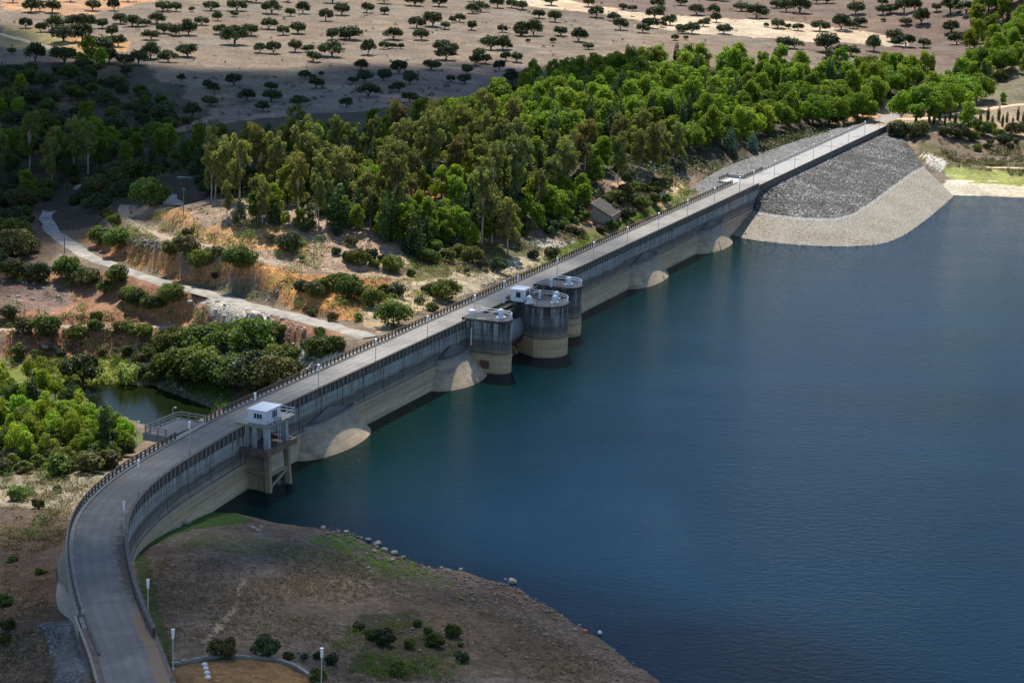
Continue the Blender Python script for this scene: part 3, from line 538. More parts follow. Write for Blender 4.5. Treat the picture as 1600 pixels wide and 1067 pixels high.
# flared foot of the far pier
def foot():
    K=21; rings=[]
    for t in np.linspace(0,1,7):
        e=1.6*math.sin(math.pi*min(1,t*.62+.1))**1.5; z=4.9-4.9*t-1.2*(t==1); r=3.05+e
        rings.append([D(77.8-r*math.cos(math.pi*i/(K-1)),4.9+r*math.sin(math.pi*i/(K-1)),z) for i in range(K)])
    return rings
def handrail(parent,pts,z,name='handrail',step=1.5,h=1.05):
    m=MB(); P_=[np.array([*p,z]) for p in pts]
    for hh in(h,h*.55): m.tube([p+[0,0,hh] for p in P_],.06,5)
    for a,b in zip(P_[:-1],P_[1:]):
        L=np.linalg.norm(b-a); k=max(1,int(round(L/step)))
        for i in range(k): q=a+(b-a)*i/k; m.tube([q,q+[0,0,h]],.04,5)
    m.tube([P_[-1],P_[-1]+[0,0,h]],.04,5)
    o=m.build(name,M['white']); o.parent=parent; o.matrix_parent_inverse=dam.matrix_world.inverted(); 
    o.matrix_parent_inverse=Matrix.Translation(Vector(dam.location)).inverted(); return o
for outl,pp,e in((o1,p1,-.15),(o2,p2,-.2),(o3,p3,-.15)):
    o=[ (q[0],q[1]) for q in outl(e,0)]; o=[D(*( ((np.array(o[0])-_B)@UU), .5))]+o[1:-1]+[D(((np.array(o[-1])-_B)@UU),.5)]
    # handrail as sub-part of its pier
    h=handrail(dam,[tuple(q) for q in o],PZ); h.parent=pp; h.matrix_parent_inverse=Matrix.Identity(4)
# radial gates and sills between the piers
def gate(s0,s1):
    prof=[(5.6*math.cos(t)-1.2,4.6+4.4*math.sin(t)) for t in np.linspace(-.62,.62,13)]
    pr=prof+[(a-.35,b) for a,b in prof[::-1]]; V=[];k=len(pr)
    for s in(s0,s1): V+=[D(s,a,b) for a,b in pr]
    Fc=[(j,(j+1)%k,k+(j+1)%k,k+j) for j in range(k)]+[tuple(range(k)),tuple(range(k,2*k))[::-1]]
    g=dpart((V,Fc,None),'radial_gate',M['gate'],smooth=False)
    m=MB(); 
    prof=[(-1,3.),(1.2,2.6),(2.6,1.6),(3.4,0),(3.8,-4),(-1,-4)]; V=[];k=len(prof)
    for s in(s0,s1): V+=[D(s,a,b) for a,b in prof]
    Fc=[(j,(j+1)%k,k+(j+1)%k,k+j) for j in range(k)]+[tuple(range(k)),tuple(range(k,2*k))[::-1]]
    dpart((V,Fc,None),'spillway_sill',M['sill'])
    m=MB(); m.dbox(s0,s1,1.6,2.3,8.1,8.9); m.dbox(s0,s1,.2,1.4,9.2,9.5); 
    for s in np.linspace(s0+1,s1-1,4): m.tube([D(s,2,8.3),D(s+.2,3.6,6.2)],.12,6)
    dpart(m,'service_walkway',M['conc_dark'])
def gmat():
    m,n,b=mat('gate_steel'); sp=n.nodes.new('ShaderNodeSeparateXYZ'); tc=n.nodes.new('ShaderNodeTexCoord'); n.links.new(tc.outputs['Object'],sp.inputs[0]); f=noise(n,coords(n,(.6,.6,1.5)),1.,6,.7)
    k=math_(n,'ADD',math_(n,'DIVIDE',sp.outputs[2],10.),math_(n,'MULTIPLY',math_(n,'SUBTRACT',f,.5),.2)); n.links.new(ramp(n,k,[(.2,(.07,.035,.035)),(.36,(.12,.06,.06)),(.42,(.2,.2,.215)),(.75,(.3,.32,.34))]),b.inputs['Base Color']); b.inputs['Roughness'].default_value=.7; return m
M['gate']=gmat()
def smat():
    m,n,b=mat('sill_concrete'); f=noise(n,coords(n,(1.3,1.3,.02)),1.,3,.5); n.links.new(ramp(n,f,[(.47,(.36,.28,.18)),(.52,(.09,.055,.04))]),b.inputs['Base Color']); b.inputs['Roughness'].default_value=.9; return m
M['sill']=smat()
gate(44.6,59.); gate(65.,74.6)
# pier one: recessed service hatch low on its side
mb=MB(); mb.dbox(39.20,39.34,3.1,5.0,.9,2.4); dpart(mb,'service_hatch',M['rust'])
mb=MB(); mb.dbox(38.8,39.45,-.3,1.6,8.6,PZ-.01); dpart(mb,'pier_corbel',M['pier'])
# ---- hoists on the piers
def put(mb,name,m,par,smooth=False): # child whose mesh is local to the root
    o=mb.build(name,m,par,smooth); return o
ANG=math.atan2(UU[1],UU[0])
def hoist(s,n,label,sc=1.):
    t=tag(empty('gate_hoist',D(s,n,PZ+.004),ANG,sc),label,'hoist','hoists on the spillway piers')
    put(MB().box((0,0,.12),(.85,.6,.12)),'base_plate',M['white'],t); 
    b=MB(); b.lathe((0,0,.24),[(.5,0),(.5,.25),(.36,.4),(.33,.75)],14); put(b,'gearbox',M['white'],t,False)
    b=MB(); prof=[(.02,.0)]; 
    for i in range(7): a=i/6*math.pi/2; prof.append((.55*math.cos(a),.25+.5*math.sin(a)))
    b.lathe((0,0,.85),[(.5,0),(.55,.1)]+prof[1:],16); put(b,'hood',M['white'],t,True)
    b=MB(); b.tube([(.5,.1,.5),(1.1,.1,.5)],.22,10); put(b,'motor',M['galv'],t); return t
hoist(42.3,5.8,'white domed hoist on the rounded deck of the nearest spillway pier',1.15)
hoist(57.2,5.4,'white hoist beside the cabin on the middle spillway pier, left of three'); hoist(60.3,9.6,'white hoist at the tip of the middle spillway pier near its handrail'); hoist(63.6,8.6,'white hoist on the far side of the middle spillway pier',1.05)
hoist(77.6,5.6,'white domed hoist on the rounded deck of the farthest spillway pier',1.1)
# valve standpipe cabinets
t=tag(empty('standpipe',D(39.0,1.2,PZ-5.2),ANG),'tall white pipe with a drum top against the side of the nearest pier','pipe'); b=MB(); b.tube([(0,0,0),(0,0,6.1)],.16,8); put(b,'pipe',M['white'],t); b=MB(); b.lathe((0,0,6.1),[(.35,0),(.62,.1),(.66,.75),(.55,.85)],14); put(b,'drum',M['lamp'],t)
t=tag(empty('standpipe',D(54.9,.9,PZ),ANG),'white column standing beside the parapet just behind the small cabin','pipe'); b=MB(); b.tube([(0,0,0),(0,0,4.2)],.2,8); put(b,'pipe',M['white'],t); b=MB(); b.lathe((0,0,4.2),[(.26,0),(.3,.1),(.28,.3)],10); put(b,'drum',M['lamp'],t)
for s,n,l in((61.9,5.6,'short white bollard cabinet between the cabin and the far hoist'),(73.9,3.2,'short white bollard cabinet beside the walkway of the farthest pier')):
    t=tag(empty('control_cabinet',D(s,n,PZ),ANG),l,'cabinet'); put(MB().box((0,0,.75),(.2,.18,.75)),'housing',M['white'],t); put(MB().box((0,0,1.56),(.24,.22,.05)),'cap',M['galv'],t)
def cabin(name,loc,w,l,h,label,win):
    t=tag(empty(name,loc,ANG),label,'cabin')    # local x along dam, y towards valley (-n)
    put(MB().box((0,0,h/2),(l/2,w/2,h/2)),'walls',M['white'],t)
    put(MB().box((0,0,h+.09),(l/2+.18,w/2+.18,.09)),'roof',M['roofwhite'],t)
    for (face,c,ww,hh,zc,k) in win:     # face 'x-': towards -s ; 'y-': towards +n
        fr=MB();gl=MB()
        if face=='x-':
            x=-l/2-.02; put(MB().box((x,c,zc),(.05,ww/2+.07,hh/2+.07)),'window_frame',M['roofwhite'],t); f=t.children[-1] if False else [o for o in bpy.data.objects if o.parent==t][-1]
            for i in range(k): gl.box((x-.055,c-ww/2+ww*(i+.5)/k,zc),(.01,ww/k/2-.05,hh/2))
            gl.build('pane',M['glass'],f)
        else:
            y=-w/2-.02; put(MB().box((c,y,zc),(ww/2+.07,.05,hh/2+.07)),'window_frame' if zc>1.2 else 'door',M['roofwhite'],t); f=[o for o in bpy.data.objects if o.parent==t][-1]
            for i in range(k): gl.box((c-ww/2+ww*(i+.5)/k,y-.055,zc),(ww/k/2-.05,.01,hh/2))
            gl.build('pane',M['glass'],f)
    return t
cabin('control_cabin',D(59.2,2.6,PZ+.003),2.7,3.4,2.3,'small white cabin with two windows on the middle spillway pier',[('x-',-.3,1.1,1.1,1.4,1),('y-',.3,1.7,1.1,1.45,2)])
# ---- intake tower
tw=tag(empty('intake_tower',D(-43,3,0)),'freestanding concrete intake tower on tall legs beside the curved end of the dam','tower')
def tp(mb,name,m):
    o=mb.build(name,m); o.parent=tw; o.matrix_parent_inverse=Matrix.Translation(Vector(tw.location)).inverted(); return o
def leg(s,n,ds,dn,ws,wn,z0=-5,z1=9.95):
    m=MB(); lo=[D(s+ds+a*ws,n+dn+b*wn,z0) for a,b in((-1,-1),(1,-1),(1,1),(-1,1))]; hi=[D(s+a*ws,n+b*wn,z1) for a,b in((-1,-1),(1,-1),(1,1),(-1,1))]; m.prism(lo,hi); return tp(m,'leg',M['pier2'])
def p2mat():
    m,n,b=mat('tower_concrete'); sp=n.nodes.new('ShaderNodeSeparateXYZ'); tc=n.nodes.new('ShaderNodeTexCoord'); n.links.new(tc.outputs['Object'],sp.inputs[0]); f=noise(n,coords(n,(1,1,.8)),1.2,6,.7)
    k=math_(n,'ADD',math_(n,'DIVIDE',sp.outputs[2],12.),math_(n,'MULTIPLY',math_(n,'SUBTRACT',f,.5),.12)); c=ramp(n,k,[(.0,(.36,.28,.17)),(.3,(.30,.225,.15)),(.46,(.2,.165,.13)),(.56,(.3,.31,.32)),(.8,(.42,.45,.47))])
    c=mix(n,.7,c,ramp(n,f,[(.3,.7),(.7,1.2)]),'MULTIPLY'); n.links.new(c,b.inputs['Base Color']); b.inputs['Roughness'].default_value=.9; bump(n,b,f,.3,.1); return m
M['pier2']=p2mat()
leg(-44.9,4.3,-2.2,2.0,.38,.42); leg(-39.2,4.2,-2.,2.6,.36,.42); leg(-45.2,.9,-1.,.1,.36,.33)
m=MB(); K=9; lo=[];hi=[]
for i in range(K): t=i/(K-1); lo.append(D(-47.2+.55*math.sin(math.pi*t)-.3,.9+4.6*t,-5)); hi.append(D(-45.5+.55*math.sin(math.pi*t),.9+3.1*t,6.1))
lo+= [D(-46.3,5.5,-5),D(-46.5,.9,-5)]; hi+=[D(-44.8,4.,6.1),D(-44.8,.9,6.1)]; m.prism(lo,hi); tp(m,'curtain_wall',M['pier2'])
m=MB(); m.dbox(-45.5,-45.0,2.0,2.7,6.1,9.95); tp(m,'leg',M['pier2'])
leg(-39.3,1.2,-.6,0,.36,.36)
m=MB(); m.dbox(-46.4,-36.9,-1.2,.2,5.9,6.6); m.dbox(-46.8,-46.2,.2,5.6,5.75,6.75); m.dbox(-46.2,-37.5,5.1,5.6,5.75,6.75); m.dbox(-38.,-37.5,.2,5.1,5.75,6.75); m.dbox(-46.2,-38.,.2,5.1,5.85,6.2); tp(m,'middle_platform',M['conc_brown'])
m=MB(); m.dbox(-47.4,-46.8,-3.4,2.2,6.0,6.9); tp(m,'bridge_beam',M['conc_dark'])
m=MB(); m.tube([D(-45.9,5.5,2.6),D(-40.2,5.4,2.6)],.26,6); m.tube([D(-46.4,5.7,.6),D(-40.2,5.5,2.4)],.24,6); m.tube([D(-46.1,5.3,2.8),D(-46.3,1.2,3.0)],.18,6); tp(m,'brace',M['pier2'])
m=MB(); m.dbox(-45.7,-36.9,-.9,5.,9.95,10.35); tp(m,'deck',M['conc'])
for s,n in((-42.4,5.0),(-41.9,5.05)):
    m=MB(); m.tube([D(s,n,-1),D(s,n,9.9)],.07,6); tp(m,'pipe',M['galv'])
m=MB(); 
for q in((.3,),(.75,)): m.tube([D(-47.6,q[0]+.5,-.5),D(-46.,q[0]+.5,10.4)],.04,5)
for z in np.arange(0,10.2,.45): m.tube([D(-47.6+.153*z,.8,z),D(-47.6+.153*z,1.25,z)],.03,4)
tp(m,'ladder',M['galv'])
rl=MB(); P_=[D(-45.6,-.7),D(-45.6,4.9),D(-37.,4.9),D(-37.,-.8)]
for hh in(.55,1.05): rl.tube([(x,y,10.35+hh) for x,y in P_],.045,5)
for a,b in zip(P_[:-1],P_[1:]):
    k=int(np.hypot(b[0]-a[0],b[1]-a[1])/1.4)
    for i in range(k+1): q=[a[j]+(b[j]-a[j])*i/k for j in(0,1)]; rl.tube([(*q,10.35),(*q,11.4)],.04,5)
tp(rl,'handrail',M['white'])
cabin('tower_cabin',D(-42.5,2.5,10.355),3.2,4.6,2.05,'white flat-roofed cabin standing on the intake tower deck',[('x-',-.2,1.5,.85,1.2,3),('y-',.3,1.5,1.2,1.15,3)])
t=tag(empty('winch',D(-41.6,4.6,10.355),ANG),'small white winch outside the cabin door on the intake tower','winch'); b=MB(); b.tube([(-.35,0,.7),(.35,0,.7)],.3,10); put(b,'drum',M['white'],t); b=MB(); b.box((-.3,0,.35),(.08,.25,.35)); b.box((.3,0,.35),(.08,.25,.35)); put(b,'stand',M['galv'],t)
# ------------------------------------------------------------------ road surface on the crest
V,Fc,UV=loft(-184,388,[(-.2,H+.012),(-WD+.4,H+.012)],closed=False); UV=[(a,n) for a,n in UV]
# past both ends the road leaves the dam: it sits on the ground there
road=mesh_obj('crest_road',V,[f[::-1] for f in Fc],M['road'],None,False,UV); tag(road,kind='structure')
q=catmull([tuple(gnd(x,y)) for x,y in [(1372,192),(1385,186),(1396,178),(1402,168),(1400,160)]],2.); q[:,2]=np.maximum(q[:,2],8.9)
TRW['cont']=(q,3.2); ribbon('approach_road',q,3.3,M['asph2'] if 'asph2' in M else M['conc'])
b=MB(); 
for s in np.arange(-118,215,15.4):
    c=P_at(s,-3.4-.5*math.sin(s),H+.02); ux,uy=frame_at(s); c=(c[0],c[1],H+.018); b.box(c,(.55,.22,.004),ux,uy)
tag(mesh_obj('drain_covers',b.v,b.f,M['dark']),kind='structure')
M['lay']=plain('lay_by_asphalt',(.19,.185,.18),.9,.15,1.); M['rail']=plain('brown_weathered_railing',(.12,.09,.07),.95,.3,2)
# ------------------------------------------------------------------ railings
def railing(P_,z,label,gap=1.42,hgt=1.0,m='conc',name='concrete_railing',group=None,par=None):
    """P_ : polyline of (x,y); posts are parts, rails one part"""
    P_=[np.array(p[:2],float) for p in P_]; L=np.concatenate([[0],np.cumsum([np.linalg.norm(b-a) for a,b in zip(P_[:-1],P_[1:])])]); PA=np.array(P_)
    f=lambda t:np.array([np.interp(t,L,PA[:,0]),np.interp(t,L,PA[:,1])])
    r=tag(empty(name,(*P_[0],z)),label,'railing',group); o0=np.array([*P_[0],z]); rails=MB(); k=max(1,int(round(L[-1]/gap))); ts=np.linspace(0,L[-1],k+1)
    for z0,z1 in((hgt-.16,hgt),(hgt*.42,hgt*.42+.13)):
        for a,b in zip(ts[:-1],ts[1:]):
            A=f(a);B=f(b); d=(B-A); l=np.linalg.norm(d); d/=l; c=np.array([*(A+B)/2,z+(z0+z1)/2])-o0; rails.box(c,(l/2,.07,(z1-z0)/2),(*d,0),(-d[1],d[0],0))
    rails.build('rail',M[m],r)
    pm0=None; rest=MB(); near=sorted(range(k+1),key=lambda i:f(ts[i])[1])[:98]; nearset=set(near)
    for i in range(k+1):
        A=f(ts[i]); d=f(min(ts[i]+.3,L[-1]))-f(max(ts[i]-.3,0)); d/=np.linalg.norm(d); loc=np.array([*A,z])-o0
        if i in nearset:
            if pm0 is None: pm0=MB().box((0,0,hgt/2+.01),(.11,.11,hgt/2+.02)).build('post',M[m],r); o=pm0
            else: o=pm0.copy(); COL.objects.link(o); o.parent=r
            o.location=loc; o.rotation_euler=(0,0,math.atan2(d[1],d[0]))
        else: rest.box(loc+[0,0,hgt/2+.01],(.11,.11,hgt/2+.02),(*d,0),(-d[1],d[0],0))
    if rest.v: tag(rest.build('distant_posts',M[m],r),kind='stuff')
    return r
ln=lambda a,b,n,st=2.: [P_at(s,n) for s in np.arange(a,b+.01,(b-a)/max(1,int((b-a)/st)))]
railing(ln(-126.7,-54.3,-WD+.15),H+.2,'weathered post and rail railing round the outside of the near road bend',m='rail')
railing([D(-53.9,-8.4),D(-53.9,-12.3),D(-44,-12.3),D(-44,-7.5)],H+.1,'concrete railing around the small square lay-by near the intake tower')
railing(ln(-43.8,228,-WD+.15),H+.2,'long brown post and rail railing on the valley side of the straight crest',m='rail')
railing([D(231.7,-12.3),D(239.5,-12.3)],H+.1,'short brown railing at the back of the far lay-by',m='rail')
railing(ln(239.3,255.5,-WD+.1),H+.1,'short brown railing just past the far lay-by beside the crest road',m='rail')
railing(ln(256.5,371,-WD+.1),H+.05,'low pale railing along the far embankment section of the crest road',2.6,.75,'conc_pale')
b=MB(); b.dbox(-54,-43.9,-12.5,-7.62,H-1.2,H+.004); dpart(b,'lay_by_slab',M['lay'])
b=MB(); b.dbox(231.2,239.4,-12.5,-7.62,H-1.2,H+.004); dpart(b,'lay_by_slab',M['conc_pale'])
b=MB(); b.dbox(238.9,239.3,-12.4,-7.7,H,H+.95); dpart(b,'lay_by_wall',M['conc_pale'])
b=MB(); b.dbox(-57.6,-55.2,-11.6,-9.6,H-6,H-2.4); tag(b.build('concrete_block',M['conc_pale']),'square pale concrete block just below the near lay-by','block')
# floodlights by the lay-by
for (px,py,l) in ((270,650,'small curved floodlight on the railing corner of the near lay-by'),(213,672,'small curved floodlight among bushes left of the near lay-by')):
    g=at(px,py,7.5); t=tag(empty('floodlight',tuple(g)),l,'light'); b=MB(); b.tube([(0,0,-3),(0,0,1.2),(.1,0,1.45),(.35,0,1.5)],.05,6); put(b,'pole',M['galv'],t); b=MB(); b.box((.42,0,1.45),(.16,.1,.07)); put(b,'head',M['lamp'],t)
# ------------------------------------------------------------------ crest lamps
def lampproto():
    t=empty('street_lamp'); b=MB(); b.tube([(0,0,0),(0,0,3.75)],.075,8,.055); put(b,'pole',M['galv'],t)
    b=MB(); b.lathe((0,0,3.72),[(.10,0),(.13,.03),(.21,1.1)],12); put(b,'lamp_shade',M['lamp'],t); b=MB(); b.lathe((0,0,4.82),[(.24,0),(.24,.06),(.06,.12)],12); put(b,'cap',M['galv'],t); b=MB(); b.lathe((0,0,0),[(.16,0),(.16,.25),(.08,.3)],8); put(b,'base',M['galv'],t); return t
def copy_tree(o,parent=None):
    c=o.copy(); COL.objects.link(c); c.parent=parent
    for ch in [x for x in bpy.data.objects if x.parent==o]: copy_tree(ch,c)
    return c
lp=lampproto(); first=True
LT=[(403,617,'behind the roof of the tower cabin'),(505,572,'on the sunlit road, first beyond the tower cabin'),(591,532,'above the second outlet hood stretch, second beyond the tower cabin'),(670,494,'third beyond the tower cabin'),(742,462,'just left of the nearest spillway pier'),(807,434,'directly behind the middle spillway pier cabin'),(868,408,'directly behind the farthest spillway pier'),(922,384,'first beyond the spillway piers'),(973,361,'second beyond the spillway piers'),(1019,336,'third beyond the spillway piers'),(1064,314,'behind the fourth outlet hood, fourth beyond the piers'),(1103,293,'third before the far lay-by end'),(1144,274,'at the far end of the long railing'),(1178,268,'opposite the far lay-by'),(1211,254,'first on the pale embankment road'),(1243,239,'second on the pale embankment road'),(1272,226,'third on the pale embankment road'),(1300,213,'fourth on the pale embankment road'),(1327,198,'fifth on the pale embankment road'),(1352,190,'last but one at the far end of the road'),(1375,180,'last at the far end of the road by the umbrella pines')]
k=0
for i,(x,y,ph) in enumerate(LT):
    s,z=sn_plane(x,y,-.45); s=-40.3+21.05*i if i<13 else s
    o=lp if first else copy_tree(lp); first=False; o.location=D(s,-.45,H); tag(o,'tall white street lamp '+ph,'street lamp','street lamps along the crest road')
for x,y,zb,ph in ((296,707,H,'on the bend between the lay-by and the tower'),(216.5,770,H,'on the inside of the road bend'),(194,838,H,'at the tightest part of the bend beside the grit'),(231.5,965,H-.2,'on the straight parapet above the dry grass'),(270.5,1046,8.8,'where the parapet ends by the curved kerb'),(502,1076,8.6,'standing alone on the grass by the curved kerb')):
    g=at(x,y,zb); o=copy_tree(lp); o.location=tuple(g); tag(o,'tall white street lamp '+ph,'street lamp','street lamps along the crest road')
# ------------------------------------------------------------------ rockfill embankment
def interp_poly(P,k):
    P=np.array(P,float); L=np.concatenate([[0],np.cumsum(np.linalg.norm(np.diff(P,axis=0),axis=1))]); t=np.linspace(0,L[-1],k); return np.stack([np.interp(t,L,P[:,j]) for j in range(3)],1)
n_=190
crest=interp_poly([D(226.,.1,H-1.3),D(300,.1,H-1.3),D(371.4,.1,H-1.3),D(376,3,H-1.4),np.array(at(1415,222,6.2))],n_)
berm=[at(x,y,3.3) for x,y in ((1163,330),(1185,336),(1215,341),(1255,345),(1295,346),(1330,340),(1360,323),(1400,294),(1430,272),(1446,264))]; toe=[at(x,y,0) for x,y in ((1146,368),(1170,374),(1205,379),(1250,383),(1300,385),(1350,384),(1385,379),(1420,363),(1460,333),(1490,307))]
be=interp_poly(catmull(berm,4),n_); to=interp_poly(catmull(toe,4),n_)
emb=tag(empty('rockfill_embankment',D(300,10,3)),'dark rockfill embankment slope with a pale washed foot at the far end of the dam','embankment')
def strip(A,B,k,name,m,bulge=0,amp=.35,lift=0):
    V=[]; 
    for j in range(k+1):
        t=j/k; 
        for i in range(len(A)):
            p=A[i]*(1-t)+B[i]*t; e=min(1,min(j,k-j)/2.) if name!='washed_foot' else 1; V.append((p[0]+amp*(RNG.random()-.5),p[1]+amp*(RNG.random()-.5),p[2]+bulge*math.sin(math.pi*t)+amp*(RNG.random()-.5)*e+lift))
    L=len(A); Fc=[(j*L+i,(j+1)*L+i,(j+1)*L+i+1,j*L+i+1) for j in range(k) for i in range(L-1)]
    o=mesh_obj(name,V,Fc,m); o.parent=emb; o.matrix_parent_inverse=Matrix.Translation(Vector(emb.location)).inverted(); return o
dn=to-be; dn[:,2]=0; dn/=np.linalg.norm(dn,axis=1)[:,None]
be2=be-dn*2.6+[0,0,.35]; strip(crest,be2,46,'rock_slope',M['rip'],.4); strip(be2,be,3,'white_berm',M['ripb'],0,.2); bot=to+dn*8+np.array([0,0,-2.6]); strip(be,to,20,'washed_foot',M['ripw'],.15,.16); strip(to,bot,6,'washed_foot',M['ripw'],0,.3)
cr2=interp_poly([D(371.5,-WD-.3,H-.25),D(300,-WD-.3,H-.25),D(205,-WD-.3,H-.25)],150); 
sh=interp_poly(catmull([at(x,y,8.0) for x,y in ((1352,186),(1320,197),(1290,206),(1240,222),(1180,243),(1120,268),(1062,306))],4),150); strip(cr2,sh,10,'gravel_shoulder',M['ripg'],.1,.2)

# rubble patch at the near end of the valley face
# ------------------------------------------------------------------ concrete oddments
def gobj(name,px,py,mbf,m,label,cat,rz=0,group=None):
    g=gnd(px,py); t=tag(mbf.build(name,m),label,cat,group); t.location=tuple(g); t.rotation_euler=(0,0,rz); return t
t=tag(empty('valve_house',tuple(gnd(946,342)),ANG+.1),'low grey concrete valve house with a sloping roof on the bank behind the railing','building')
b=MB(); b.prism([(-4,-2.4,-2),(4,-2.4,-2),(4,2.4,-2),(-4,2.4,-2)],[(-4,-2.4,1.1),(4,-2.4,1.1),(4,2.4,3.6),(-4,2.4,3.6)]); put(b,'walls',M['conc'],t)
b=MB(); b.prism([(-4.4,-2.8,.95),(4.4,-2.8,.95),(4.4,2.8,3.85),(-4.4,2.8,3.85)],[(-4.4,-2.8,1.25),(4.4,-2.8,1.25),(4.4,2.8,4.15),(-4.4,2.8,4.15)])
for i in range(6): b.box((-3.6+i*1.44,0,2.78),(.07,2.85,.06),(1,0,0),(0,.888,.46),(0,-.46,.888))
put(b,'roof',M['conc_dark'],t)
b=MB(); g0=at(-12,770,-5);g1=at(16,812,-4); 
t=tag(MB().prism([(g0[0]-.5,g0[1],-9),(g1[0]-.5,g1[1],-9),(g1[0]+.5,g1[1],-9),(g0[0]+.5,g0[1],-9)],[(g0[0]-.5,g0[1],-3.2),(g1[0]-.5,g1[1],-3.2),(g1[0]+.5,g1[1],-3.2),(g0[0]+.5,g0[1],-3.2)]).build('retaining_wall',M['conc_pale']),'pale concrete retaining wall among shrubs at the left edge','wall')
for x,y,h_,l in((287,331,5.5,'bare grey utility pole at the top of the terrace track'),(101,396,4.2,'short grey utility pole beside the grey access road')):
    g=gnd(x,y); t=tag(empty('utility_pole',tuple(g)),l,'pole'); b=MB(); b.tube([(0,0,-.3),(0,0,h_)],.13,7,.09); put(b,'pole',M['wood'],t); b=MB(); b.box((0,0,h_-.4),(.6,.05,.06)); put(b,'crossbar',M['wood'],t)
# curved kerb around the turning area
kp=catmull([gnd(x,y) for x,y in((268,1046),(300,1037),(340,1033),(385,1031),(425,1034),(458,1043),(482,1058),(498,1080),(505,1110))],1.); b=MB()
for a,c in zip(kp[:-1],kp[1:]):
    d=c-a; l=np.linalg.norm(d[:2]); d=d[:2]/l; b.box(((a+c)/2+[0,0,.12]),(l/2+.02,.22,.3),(*d,0),(-d[1],d[0],0))
tag(b.build('curved_kerb',M['conc']),'low curved concrete kerb round the brown turning area','kerb')
for i,(x,y) in enumerate(((320,1044),(321.5,1050),(323.5,1056.5),(325,1063))):
    v=bpy.data.meshes.new('s'); bm_=None
    m=MB(); m.lathe((0,0,0),[(.2,-.1),(.34,.06),(.32,.2),(.2,.32),(.05,.36)],10); o=m.build('painted_stone',M['whitestone'],None,True); g=gnd(x,y); o.location=tuple(g); tag(o,['round white painted stone farthest from the lens in the row on the turning area','second white painted stone of the row inside the curved kerb','third white painted stone of the row inside the curved kerb','nearest white painted stone of the row, at the bottom edge'][i],'stone','white painted stones in a row')
# dark flank wall of the valley abutment (skewed facets)
A=[at(x,y,z) for x,y,z in ((112,838,8.2),(104,852,7.6),(88,872,3.),(92,905,3.2),(112,940,4.),(128,970,5.6),(138,968,8.6))]; 
inn=[np.array([*P_at(a,-WD+.1),z]) for a,z in((-101,8.4),(-103,8.2),(-107,8.),(-112,8.),(-119,8),(-126.5,8.4),(-127,8.6))]
V=[tuple(p) for p in A]+[tuple(p) for p in inn]; k=len(A); Fc=[(i,i+1,k+i+1,k+i) for i in range(k-1)]
V+=[(p[0],p[1],p[2]-6) for p in V[:k]]; Fc+=[(i,2*k+i,2*k+i+1,i+1) for i in range(k-1)]; dpart((V,Fc,None),'abutment_flank',M['flank'])
# ------------------------------------------------------------------ vegetation
def leafmesh(name,lobes,nq,size,m,up_bias=.35,inner=.2,flat=0.,seed=1):
    g=np.random.default_rng(seed); lb=np.array([[*c,*r] for c,r in lobes],float); wt=lb[:,3]*lb[:,4]+lb[:,3]*lb[:,5]; wt/=wt.sum(); k=g.choice(len(lb),nq,p=wt); d=g.normal(size=(nq,3)); d[:,2]+=up_bias*g.random(nq)*1.5; d/=np.linalg.norm(d,axis=1)[:,None]
    f=np.where(g.random(nq)<inner,g.uniform(.25,.8,nq),g.uniform(.82,1.08,nq)); p=lb[k,:3]+lb[k,3:]*d*f[:,None]
    nr=d/lb[k,3:]; nr/=np.linalg.norm(nr,axis=1)[:,None]; nr=nr+g.normal(size=(nq,3))*.55; nr/=np.linalg.norm(nr,axis=1)[:,None]
    r=g.normal(size=(nq,3)); a=np.cross(nr,r); a/=np.linalg.norm(a,axis=1)[:,None]; b=np.cross(nr,a); sz=size*g.uniform(.6,1.35,nq)[:,None]
    V=np.stack([p-a*sz*.6-b*sz*.35,p+a*sz*.2-b*sz*.6+nr*sz*.15,p+a*sz*.65+b*sz*.25,p-a*sz*.1+b*sz*.6+nr*sz*.2],1).reshape(-1,3)
    me=bpy.data.meshes.new(name); me.vertices.add(nq*4); me.vertices.foreach_set('co',V.astype(np.float32).ravel()); me.loops.add(nq*4); me.polygons.add(nq); me.loops.foreach_set('vertex_index',np.arange(nq*4,dtype=np.int32)); me.polygons.foreach_set('loop_start',np.arange(0,nq*4,4,dtype=np.int32)); me.update(calc_edges=True)
    lobev=g.uniform(.8,1.2,len(lb))[k]*g.uniform(.65,1.35,nq); col=np.repeat(np.stack([lobev*g.uniform(.9,1.15,nq),lobev,lobev*g.uniform(.8,1.1,nq),np.ones(nq)],1),4,0)
    ca=me.color_attributes.new('Leaf','FLOAT_COLOR','POINT'); ca.data.foreach_set('color',col.astype(np.float32).ravel()); me.materials.append(m); return me
LM={'oak':leaf_mat('oak_leaves',(.062,.085,.038),.3,.2),'euc':leaf_mat('eucalyptus_leaves',(.185,.205,.07),.3,.4,.05),'pine':leaf_mat('pine_needles',(.17,.25,.028),.3,.45,.04),'umb':leaf_mat('umbrella_pine_needles',(.15,.24,.022),.2,.4,.03),
 'cyp':leaf_mat('cypress_leaves',(.05,.09,.03),.25,.2),'blue':leaf_mat('blue_conifer_needles',(.1,.2,.17),.2,.2),'shrub':leaf_mat('shrub_leaves',(.11,.15,.035),.4,.35,.06),'bright':leaf_mat('riverside_leaves',(.2,.29,.035),.3,.45,.06),'pale':leaf_mat('willow_leaves',(.33,.4,.17),.15,.4),'straw':leaf_mat('dry_grass',(.3,.235,.16),.3,.2,.03),'scrub':leaf_mat('scrub_leaves',(.12,.12,.042),.35,.25,.06),'rust':leaf_mat('olive_brown_leaves',(.18,.165,.05),.2,.35,.04)}
